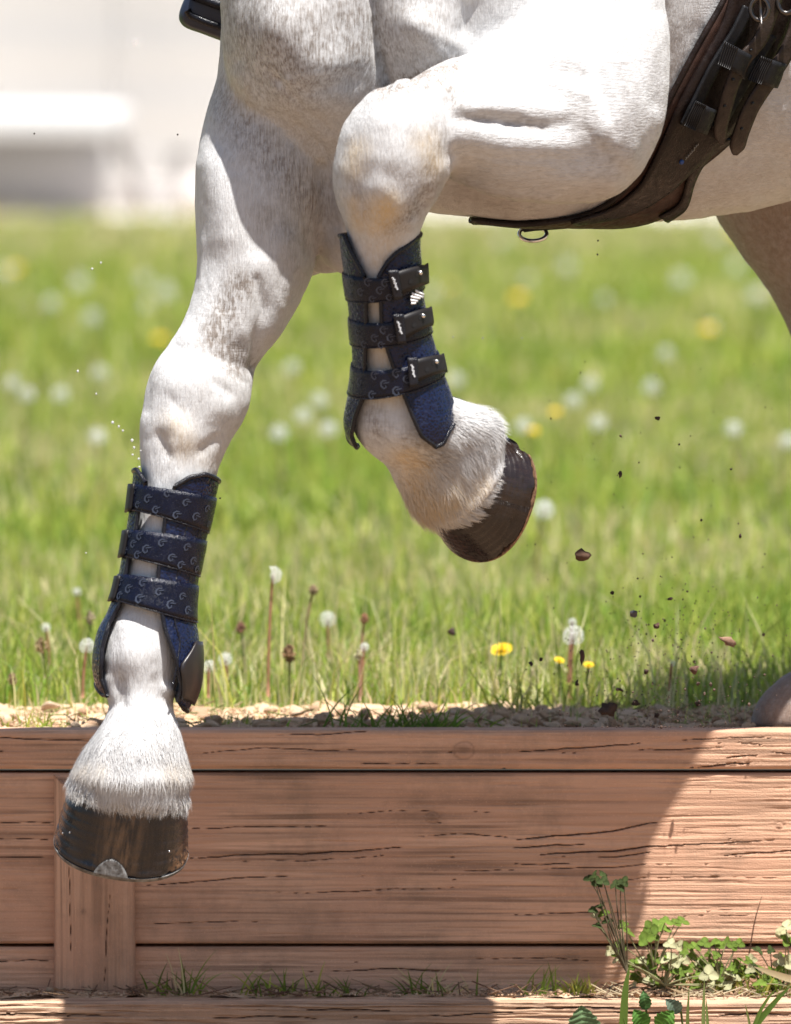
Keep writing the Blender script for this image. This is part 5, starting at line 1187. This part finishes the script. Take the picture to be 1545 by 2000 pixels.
tuft(550, 1940, 30, .034, 90, 'wide shaded grass tuft at the wall foot, left of centre', yl, 'dgy', stiff=.8); tuft(650, 1940, 20, .026, 90, 'low spreading shaded tuft next to the wide one', yl, 'dgd', stiff=.9)
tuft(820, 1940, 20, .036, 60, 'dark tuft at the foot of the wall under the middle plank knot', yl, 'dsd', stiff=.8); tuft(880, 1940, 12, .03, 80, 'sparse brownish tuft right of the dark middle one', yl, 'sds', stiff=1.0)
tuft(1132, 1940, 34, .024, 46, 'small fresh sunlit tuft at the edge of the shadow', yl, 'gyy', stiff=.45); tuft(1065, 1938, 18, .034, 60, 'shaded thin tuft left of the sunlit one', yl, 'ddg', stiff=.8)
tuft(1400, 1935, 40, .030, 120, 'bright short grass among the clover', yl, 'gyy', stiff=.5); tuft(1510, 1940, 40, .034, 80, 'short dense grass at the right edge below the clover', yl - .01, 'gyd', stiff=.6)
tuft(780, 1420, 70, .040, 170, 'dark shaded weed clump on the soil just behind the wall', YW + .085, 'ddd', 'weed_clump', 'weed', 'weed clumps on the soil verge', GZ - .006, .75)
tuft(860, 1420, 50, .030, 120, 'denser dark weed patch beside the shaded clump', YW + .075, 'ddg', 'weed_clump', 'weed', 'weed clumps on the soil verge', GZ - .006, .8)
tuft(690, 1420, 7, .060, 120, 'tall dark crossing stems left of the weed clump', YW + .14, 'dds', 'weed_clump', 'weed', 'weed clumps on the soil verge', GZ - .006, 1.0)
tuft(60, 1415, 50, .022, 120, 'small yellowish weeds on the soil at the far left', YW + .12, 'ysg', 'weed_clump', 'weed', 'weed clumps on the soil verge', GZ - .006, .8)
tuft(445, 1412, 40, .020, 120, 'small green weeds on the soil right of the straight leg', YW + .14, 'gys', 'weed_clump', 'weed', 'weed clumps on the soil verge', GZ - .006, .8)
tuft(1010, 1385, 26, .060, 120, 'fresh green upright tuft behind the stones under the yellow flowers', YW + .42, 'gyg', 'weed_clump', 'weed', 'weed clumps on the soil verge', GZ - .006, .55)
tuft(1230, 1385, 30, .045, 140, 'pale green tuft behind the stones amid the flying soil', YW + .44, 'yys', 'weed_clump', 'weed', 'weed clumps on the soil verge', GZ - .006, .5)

def leaflet_co(L_, W_, nu=6, fold=.25, notch=.12):
    u = np.linspace(0, 1, nu); A = []
    for k in u:
        w = W_ * math.sin(PI * min(1, k ** .75)) ** .75 if 0 < k < 1 else (.0004 if k == 0 else W_ * .25); c = L_ * (k - (notch * .4 if k == 1 else 0))
        A += [(-w, c + (L_ * notch * .2 if k > .9 else 0), abs(w) * fold), (0, c, 0), (w, c + (L_ * notch * .2 if k > .9 else 0), abs(w) * fold)]
    return np.array(A), grid_faces(nu, 3)
def clover_leaf(seed, col):
    g = Geo(); r = np.random.default_rng(seed)
    for a in (-2.0, 0, 2.0):
        c_, f = leaflet_co(1.0, .48, fold=r.uniform(.1, .5)); a += r.normal() * .15; ca, sa = math.cos(a), math.sin(a)
        R = np.array([[ca, sa, 0], [-sa, ca, 0], [0, 0, 1]]); sh = (.9 + .35 * (np.abs(c_[:, 0]) < .01))[:, None]
        c2 = c_ @ R; c2[:, 2] += .12 * c_[:, 1] ** 2 * r.uniform(-1, 1.5); g.add(c2, [f], np.array(col) * sh * r.uniform(.85, 1.15))
    return g.mesh('leaf')
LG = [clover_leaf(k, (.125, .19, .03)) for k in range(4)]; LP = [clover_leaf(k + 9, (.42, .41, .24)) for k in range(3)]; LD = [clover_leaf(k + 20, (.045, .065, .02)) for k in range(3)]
for m_ in LG + LP + LD: m_.materials.append(M['leaf'])
def clover(label, base, leaves, y, yspread=.012):
    b = P(base[0], base[1], y); root = empty('clover_plant', b); tag(root, label, 'clover', 'clover plants at the foot of the wall'); r = np.random.default_rng(base[0])
    gs = Geo()
    for (px, py, sz, kind) in leaves:
        yy = y + r.uniform(-1, 1) * yspread; p = P(px, py, yy); me = {'g': LG, 'p': LP, 'd': LD}[kind][r.integers(3)]
        o = bpy.data.objects.new('leaf', me); COL.objects.link(o); o.parent = root; o.matrix_parent_inverse = Matrix.Translation(-Vector(b)); o.location = p; s_ = sz * S * .62; o.scale = (s_, s_, s_)
        o.rotation_euler = (r.uniform(.45, 1.25), r.uniform(-.5, .5), r.uniform(-.9, .9))
        t = np.linspace(0, 1, 8)[:, None]; mid = (b + p) / 2 + np.array([r.uniform(-.012, .012), -.006, .004]); pts = b * (1 - t) ** 2 + 2 * mid * t * (1 - t) + p * t ** 2; gs.tube(pts, .0006 + .0004 * (1 - t[:, 0]), 5, a=np.array([.28, .27, .14]) if kind != 'd' else np.array([.12, .10, .06]))
    o = link('stems', gs.mesh('stems'), M['leaf'], root); o['kind'] = 'stuff'; return root
yc = YW - .05
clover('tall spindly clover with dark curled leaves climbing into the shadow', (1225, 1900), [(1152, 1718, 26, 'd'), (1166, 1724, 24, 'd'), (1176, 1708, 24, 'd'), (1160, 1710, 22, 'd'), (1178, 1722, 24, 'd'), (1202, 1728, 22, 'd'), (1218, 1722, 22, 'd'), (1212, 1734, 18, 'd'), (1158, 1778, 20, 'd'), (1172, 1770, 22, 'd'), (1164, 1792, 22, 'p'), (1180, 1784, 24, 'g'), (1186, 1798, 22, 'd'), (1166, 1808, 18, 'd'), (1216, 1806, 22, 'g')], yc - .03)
clover('leafy green clover arching over the plank joint', (1275, 1905), [(1226, 1820, 30, 'g'), (1262, 1834, 30, 'g'), (1254, 1840, 26, 'g'), (1270, 1812, 30, 'g'), (1284, 1806, 28, 'g'), (1296, 1816, 28, 'g'), (1300, 1800, 26, 'g'), (1278, 1826, 26, 'g'), (1318, 1803, 26, 'g'), (1332, 1800, 28, 'g'), (1212, 1846, 26, 'g'), (1278, 1870, 32, 'g'), (1250, 1880, 30, 'g'), (1268, 1886, 30, 'g')], yc)
clover('dry pale leaved clover lying in front of the lowest plank', (1300, 1925), [(1192, 1858, 22, 'p'), (1208, 1866, 28, 'g'), (1208, 1876, 26, 'p'), (1310, 1845, 26, 'p'), (1326, 1848, 24, 'p'), (1306, 1872, 34, 'p'), (1322, 1880, 32, 'p'), (1384, 1904, 36, 'p'), (1305, 1895, 28, 'g'), (1325, 1898, 26, 'g'), (1418, 1926, 32, 'p'), (1386, 1930, 30, 'p')], yc - .012)
clover('low green clover with a row of leaves along the joint', (1405, 1920), [(1342, 1852, 26, 'g'), (1356, 1850, 26, 'g'), (1376, 1842, 26, 'g'), (1396, 1842, 26, 'g'), (1408, 1848, 26, 'g'), (1420, 1842, 24, 'g'), (1432, 1848, 22, 'g'), (1444, 1844, 24, 'g'), (1352, 1868, 24, 'g'), (1374, 1884, 26, 'g'), (1400, 1896, 26, 'g'), (1440, 1888, 28, 'g'), (1452, 1896, 24, 'g')], yc)
clover('clover at the right edge with big round pale leaves', (1540, 1930), [(1535, 1812, 38, 'p'), (1528, 1826, 34, 'p'), (1538, 1838, 30, 'g'), (1536, 1880, 32, 'p'), (1530, 1892, 28, 'g'), (1500, 1916, 28, 'g'), (1516, 1926, 28, 'g'), (1484, 1922, 26, 'g')], yc - .01)

def clover_mat(label, x0, x1, n, base, kinds, seed, y):
    r = np.random.default_rng(seed); L_ = []
    for _ in range(n):
        px = r.uniform(x0, x1); L_.append((px, r.triangular(1852, 1905, 1936), r.uniform(15, 26), kinds[r.integers(len(kinds))]))
    return clover(label, base, L_, y, .022)
clover_mat('dense low mat of small mixed clover leaves in front of the lowest plank, left part', 1225, 1350, 34, (1290, 1935), 'ggpgp', 41, yc + .012)
clover_mat('dense low mat of small clover leaves under the row along the joint', 1345, 1475, 46, (1415, 1935), 'gggpg', 42, yc + .012)
clover_mat('crowded small clover leaves at the right edge below the dry blade', 1465, 1560, 26, (1515, 1938), 'ggdp', 43, yc + .012)
def litter(name, n, x0, x1, y0, y1, z, r, cols, L0, L1):
    g = Geo()
    for i in range(n):
        px = r.uniform(x0, x1); y = r.uniform(y0, y1); x = P(px, 1940, y)[0]; a = r.uniform(0, PI); L_ = r.uniform(L0, L1); t = np.linspace(-.5, .5, 4)
        pts = np.stack([x + np.cos(a) * L_ * t, y + .3 * np.sin(a) * L_ * t, z + .003 + .4 * L_ * (t + .5) * r.uniform(0, 1) + .003 * r.random() + 0 * t], 1); g.tube(pts, r.uniform(.0003, .0009), 4, a=np.array(cols[r.integers(len(cols))]) * r.uniform(.7, 1.2))
    return tag(link(name, g.mesh(name), M['leaf']), kind='stuff')
litter('dry_twigs_and_straw', 260, 1170, 1560, YW - .10, YW - .01, ledge_z + .002, np.random.default_rng(8), [(.40, .30, .18), (.24, .15, .10), (.5, .42, .28)], .008, .035)
litter('dry_twigs_and_straw', 160, -30, 1170, YW - .09, YW - .01, ledge_z + .002, np.random.default_rng(9), [(.30, .2, .12), (.20, .12, .08)], .008, .04)
litter('straw_on_soil', 260, -40, 1580, YW + .07, YW + .42, GZ - .006, np.random.default_rng(10), [(.46, .38, .22), (.3, .22, .12), (.2, .24, .07)], .006, .03)

# leaves and long blades in front of the step beam
yb_ = YW - .42
def big_leaf(label, px, py, L_, W_, rot, col, lobed=True, tilt=.5, y=yb_):
    g = Geo(); r = np.random.default_rng(px); nu, nv_ = 26, 9; u = np.linspace(0, 1, nu)[:, None]; v = np.linspace(-1, 1, nv_)[None]
    w = W_ * np.sin(PI * u ** .7) ** .8 * (1 + (.22 * np.abs(np.sin(u * 17)) if lobed else 0)) ; X = w * v; Y = L_ * u + 0 * v; Z = .12 * W_ * np.abs(v) * 2 + .05 * W_ * np.sin(u * 40 + np.abs(v) * 4) + .006 * np.sin(u * 3)
    ca, sa = math.cos(rot), math.sin(rot); R = np.array([[ca, 0, -sa], [sa, 0, ca], [0, -1, 0]])   # leaf plane upright, facing the camera
    loc = np.stack([X, Y, Z], -1).reshape(-1, 3); base = P(px, py, y)
    w3 = np.stack([loc[:, 0] * ca - loc[:, 1] * sa, -loc[:, 2] - loc[:, 1] * tilt * .3, loc[:, 0] * sa + loc[:, 1] * ca], 1) + base
    sh = 1 + .35 * (np.abs(v) < .12) + .12 * np.sin(u * 40 + np.abs(v) * 4); root = empty('leafy_weed', (base[0], y, LOWZ)); tag(root, label, 'weed', 'green weeds in front of the step beam')
    g.add(w3, [grid_faces(nu, nv_)], np.clip(np.array(col)[None] * sh.reshape(-1, 1), 0, 1)); link('leaf', g.mesh('leaf'), M['leaf'], root)
    g = Geo(); t = np.linspace(0, 1, 6)[:, None]; g.tube(base * t + (np.array([base[0] + .01, y, LOWZ - .01])) * (1 - t), .0012, 6, a=np.array([.14, .18, .06])); link('stem', g.mesh('stem'), M['leaf'], root); return root
big_leaf('crinkled green leaf cut by the bottom edge, left of the tall blade', 1142, 2030, .038, .016, .1, (.12, .19, .09), True)
big_leaf('small upright toothed leaf right of the tall blade', 1262, 1972, .022, .006, .15, (.06, .13, .04), True, y=yb_ + .01)
big_leaf('broad bright leaf low at the bottom right of the tall blade', 1285, 2008, .026, .010, -.7, (.09, .20, .035), True)
big_leaf('second broad leaf leaning left beside the bright one', 1262, 2006, .024, .009, .6, (.07, .17, .03), True, y=yb_ + .008)
big_leaf('grey green leaf above the bright broad one', 1330, 1975, .022, .007, .9, (.12, .17, .12), True, y=yb_ + .02)
def long_blade(label, pts, w, col, y):
    c_ = crom(np.array([P(a, b, y) for a, b in pts]), 20); T = np.gradient(c_, axis=0); T /= np.linalg.norm(T, axis=1)[:, None]; sd = np.cross(T, [0, 1, 0]); t = np.linspace(0, 1, 20)[:, None]; ww = w * (1 - t ** 2.5) + .0002
    cs = np.stack([c_ - sd * ww, c_ + np.array([0, .0012, 0]) * (1 - t), c_ + sd * ww], 1).reshape(-1, 3); g = Geo(); g.add(cs, [grid_faces(20, 3)], np.array(col)); o = link('grass_shoot', g.mesh('grass_shoot'), M['blade']); return tag(o, label, 'grass blade', 'long grass blades in front of the step beam')
long_blade('tall broad blade rising in front of the step beam at the shadow edge', [(1215, 2060), (1218, 1990), (1222, 1930), (1230, 1885)], .0046, (.12, .20, .035), yb_)
long_blade('short narrow blade leaning right from the foot of the tall one', [(1232, 2060), (1226, 2010), (1218, 1985)], .0018, (.16, .24, .05), yb_)
long_blade('faint upright blade right of the bright broad leaf', [(1345, 2050), (1343, 1990), (1346, 1930)], .0020, (.17, .22, .06), yb_ + .02)
long_blade('upright pair of pale blades, the left one of the two', [(1374, 2060), (1374, 1980), (1376, 1912)], .0022, (.22, .28, .09), yb_ + .02)
long_blade('upright pair of pale blades, the right one of the two', [(1384, 2060), (1382, 2000), (1379, 1950)], .0018, (.20, .28, .08), yb_ + .03)
long_blade('long slanting blade at the bottom right, thicker of the two', [(1462, 2020), (1490, 1985), (1520, 1950), (1545, 1925)], .0034, (.10, .18, .03), yb_)
long_blade('long slanting blade at the bottom right, thinner upper one', [(1470, 2010), (1485, 1975), (1500, 1950), (1515, 1932)], .0018, (.14, .22, .04), yb_ - .01)
long_blade('short blade crossing the foot of the slanting pair', [(1468, 2020), (1462, 1990), (1456, 1962)], .0012, (.20, .24, .07), yb_ - .01)
long_blade('dry pale broad blade pointing left at the right edge', [(1600, 1922), (1545, 1912), (1500, 1898), (1472, 1888)], .0042, (.55, .48, .30), yc - .05)
long_blade('thin dark stem leaning over the sunlit plank', [(1462, 1870), (1474, 1800), (1488, 1750)], .0006, (.10, .06, .04), YW - .02)

# ------------------------------------------------------------------ soil thrown up by the hooves, water drops
m = vc_mat('damp_soil_clod', .8, 0, .2, 300, .001, var=.3); M['clod'] = m
CLOD = [(1137, 1085, 16, 14, .25, (.13, .075, .05), 'largest brown clod flying right of the folded hoof'), (1237, 1197, 11, 10, .3, (.13, .12, .13), 'greyish clod in the middle of the spray'), (1420, 1252, 17, 14, .25, (.30, .18, .12), 'tan clod with a pale rim at the right of the spray'),
        (1355, 1308, 15, 9, .35, (.15, .08, .06), 'flat reddish clod low at the right'), (1190, 1387, 18, 13, .45, (.07, .045, .035), 'big dark clod just above the stones of the verge'), (1283, 1222, 6, 7, .3, (.12, .07, .05), 'small clod right of the greyish one'), (1310, 1170, 5, 5, .3, (.08, .05, .04), 'tiny dark clod above the small one'),
        (1211, 926, 5, 6, .3, (.08, .05, .04), 'dark pellet high above the largest clod'), (1284, 817, 5, 4, .3, (.08, .05, .04), 'highest dark pellet of the spray'), (1446, 1047, 3.5, 5, .3, (.08, .05, .04), 'pellet alone at the upper right'), (1137, 1282, 5, 13, .35, (.10, .055, .045), 'upright elongated clod in front of the full seed head'),
        (1262, 1311, 5, 5, .3, (.08, .05, .04), 'dark pellet left of the flat reddish clod'), (1283, 1397, 7, 5, .5, (.07, .045, .035), 'dark clod on the verge nearest the wall shadow edge'), (1241, 1373, 7, 6, .5, (.07, .045, .035), 'dark clod on the stones right of the big dark one'), (1363, 1375, 6, 6, .5, (.07, .045, .035), 'dark clod on the verge farthest right'),
        (1057, 1288, 5, 5, .3, (.07, .045, .035), 'dark pellet right of the wide yellow flower'), (1037, 1296, 4, 6, .3, (.05, .03, .03), 'narrow dark pellet beside the wide yellow flower'), (1127, 1335, 5, 6, .35, (.07, .045, .035), 'pellet below the upright elongated clod'), (1209, 1347, 8, 5, .4, (.08, .05, .04), 'flat pellet above the big dark clod'), (1363, 1335, 6, 5, .4, (.08, .05, .04), 'pellet just under the flat reddish clod'), (1196, 1158, 4, 4, .3, (.05, .03, .03), 'tiny pellet left of the greyish clod'), (882, 1233, 8, 11, 1.0, (.09, .06, .05), 'lone dark seed-like clod right between the legs')]
for k_, (px, py, rx, rz, y, c_, lab) in enumerate(CLOD):
    v, f = rock(300 + k_, ICO2, 2.4); me = mesh_np('dirt_clod', v, f, False, {'tint': np.clip(np.tile(c_, (len(v), 1)) * RNG.uniform(.8, 1.3, (len(v), 1)), 0, 1)}); me.materials.append(M['clod']); o = bpy.data.objects.new('dirt_clod', me); COL.objects.link(o)
    o.location = P(px, py, y); o.scale = (rx * S * 1.05, (rx + rz) / 2 * S, rz * S * 1.05); o.rotation_euler = (RNG.uniform(0, 6), .0, 0) if abs(rx - rz) < 3 else (0, .35 if rx > rz else 0, 0); tag(o, lab, 'dirt clod', 'clods of soil flung up in the air')
g = Geo(); r = np.random.default_rng(77); v, f = ICO1
for k_ in range(900):
    if k_ < 780: px, py = r.normal(1310, 105), min(1420, 1432 - abs(r.normal(0, 130)))
    else: px, py = r.uniform(1020, 1540), r.uniform(700, 1400)
    s_ = r.uniform(.0003, .0010) * (2.0 if r.random() < .07 else 1); g.add(v * [s_, s_, s_ * r.uniform(.6, 1.4)] + P(px, py, r.uniform(.1, .6)), [f], np.array([.07, .045, .035]) * r.uniform(.6, 1.6))
for (px, py) in ((67, 261), (347, 263), (430, 973), (1168, 470), (1167, 497)): s_ = .0012; g.add(v * s_ + P(px, py, .1), [f], np.array([.10, .08, .07]))
tag(link('flying_soil_specks', g.mesh('flying_soil_specks', False), M['clod']), kind='stuff')
m = new_mat('water_drop', (.9, .92, .94), .03, spec=.8); m.node_tree.nodes['Principled BSDF'].inputs['Transmission Weight'].default_value = .6; M['water'] = m
dm = None
DROPL = ['left one of the pair of high water drops above the far field', 'lower right one of the pair of high water drops', 'lone water drop at the height of the straight leg knee top', 'faint water drop a little below the lone one', 'highest drop of the row running down to the straight leg boot',
         'second drop of the row running down to the straight leg boot', 'third drop of the row running down to the straight leg boot', 'fat drop close to the shin below the knee', 'drop just under the fat one at the shin', 'drop left of the shin, fifth above the boot', 'drop touching the shin above the boot horn',
         'small drop touching the shin beside the fat one', 'lowest drop, sitting on top of the boot horn', 'single small drop left of the straight leg boot, low', 'left one of three sparkling drops right of the raised boot', 'middle one of three sparkling drops right of the raised boot', 'right one of three sparkling drops right of the raised boot']
for k_, (px, py, s_) in enumerate([(197, 513, 3.2), (180, 525, 4), (152, 725, 4), (188, 769, 3), (220, 825, 5), (232, 833, 3.5), (240, 841, 3.5), (258, 860, 5), (262, 874, 4), (259, 888, 4), (271, 896, 4), (275, 880, 3), (272, 912, 4), (168, 1080, 3), (885, 658, 3), (943, 660, 3.5), (1020, 660, 3)]):
    if dm is None: v, f = ICO2; dm = mesh_np('water_drop', v, f); dm.materials.append(m)
    o = bpy.data.objects.new('water_drop', dm); COL.objects.link(o); o.location = P(px, py, -.10 if px < 300 else .0); q = s_ * S * .55; o.scale = (q, q, q * RNG.uniform(.8, 1.4))
    tag(o, DROPL[k_], 'water drop', 'water drops in the air beside the forelegs')

# ------------------------------------------------------------------ far background: flatbed trailer and a pale building
m = new_mat('cream_cladding', (.69, .685, .675), .8, spec=.2); n = N(m); w = n.n('TexWave', wave_type='BANDS', bands_direction='Z'); w.inputs['Scale'].default_value = .9; n.l(n.coord(), w.inputs[0]); n.bump(w.outputs['Fac'], .02); M['clad'] = m
M['whitepaint'] = new_mat('white_trailer_paint', (.56, .56, .56), .35); M['tyre'] = new_mat('grey_tyre', (.09, .085, .085), .8); M['galv'] = new_mat('galvanised_steel', (.42, .41, .42), .45, .6)
M['gm'] = new_mat('dull_grey_paint', (.30, .28, .27), .9, 0, .1)
def box(g, x0, x1, y0, y1, z0, z1, a=None):
    c_ = np.array([[x, y, z] for x in (x0, x1) for y in (y0, y1) for z in (z0, z1)]); f = np.array([[0, 1, 3, 2], [4, 6, 7, 5], [0, 4, 5, 1], [2, 3, 7, 6], [0, 2, 6, 4], [1, 5, 7, 3]]); g.add(c_, [f], a)
bd = empty('stable_building', (0, 44, GZ)); tag(bd, 'long pale cream building, heavily blurred, standing beyond the field behind the trailer', 'building')
for k_ in range(9):
    g = Geo(); box(g, -14 + k_ * 3.1, -14 + k_ * 3.1 + 3.095, 43.0, 43.2, GZ - .05, GZ + 5.5); link('wall_panel', g.mesh('wall_panel', False), M['clad'], bd)
g = Geo(); box(g, -14.4, 14.4, 42.5, 49, GZ + 5.5, GZ + 5.7); link('roof', g.mesh('roof', False), M['galv'], bd)
g = Geo(); box(g, -14, 13.9, 43.3, 48.5, GZ - .05, GZ + 5.45); link('inner_wall', g.mesh('inner_wall', False), M['clad'], bd)
tr = empty('flatbed_trailer', (-2.6, 38.5, GZ)); tag(tr, 'white flatbed trailer parked on pale gravel at the far edge of the field', 'trailer')
k_ = 4.85; zd = float(P(0, 262, 38)[2]); zt = float(P(0, 205, 38)[2]); xr = float(P(238, 300, 38)[0])
g = Geo(); box(g, xr - 4.2, xr, 37.6, 39.6, zd, zt); me = g.mesh('deck', False); o = link('deck', me, M['whitepaint'], tr); bvm = o.modifiers.new('b', 'BEVEL'); bvm.width = .02
for xx in (xr - 1.6, xr - 2.5):
    g = Geo(); a_ = np.linspace(0, 2 * PI, 25)[:-1]; R_ = .27
    g.add(np.concatenate([np.stack([xx + R_ * np.cos(a_), np.full(24, yv), GZ + R_ + R_ * np.sin(a_)], 1) for yv in (37.68, 37.9)]), [np.stack([np.arange(24), np.arange(24) + 24, (np.arange(24) + 1) % 24 + 24, (np.arange(24) + 1) % 24], 1), np.arange(24)[None], (np.arange(24)[::-1] + 24)[None]]); w_ = link('wheel', g.mesh('wheel'), M['tyre'], tr)
    g = Geo(); g.add(np.stack([xx + .13 * np.cos(a_), np.full(24, 37.66), GZ + R_ + .13 * np.sin(a_)], 1), [np.arange(24)[None]]); link('rim', g.mesh('rim'), M['whitepaint'], w_)
g = Geo(); g.tube(np.array([P(225, 262, 38), P(262, 330, 38), P(305, 405, 38)]), .05, 8); link('drawbar', g.mesh('drawbar'), M['gm'], tr)
g = Geo(); g.tube(np.array([P(352, 300, 38.1), P(340, 350, 38), P(305, 405, 38)]), .05, 8); link('jockey_post', g.mesh('jockey_post'), M['gm'], tr)
g = Geo(); box(g, xr - 4.0, xr - .1, 38.4, 38.5, GZ + .02, zd - .02); link('deck_shade_panel', g.mesh('deck_shade_panel', False), new_mat('mauve_deck_shade', (.56, .53, .52), .9, 0, .1), tr)  # mauve panel added to stand for the shade under the deck
g = Geo(); box(g, xr - .1, xr + .75, 39.9, 40.0, GZ + .02, GZ + .20); link('ramp', g.mesh('ramp', False), new_mat('pale_mauve_ramp', (.56, .52, .50), .9, 0, .1), tr)
bpy.context.view_layer.update()
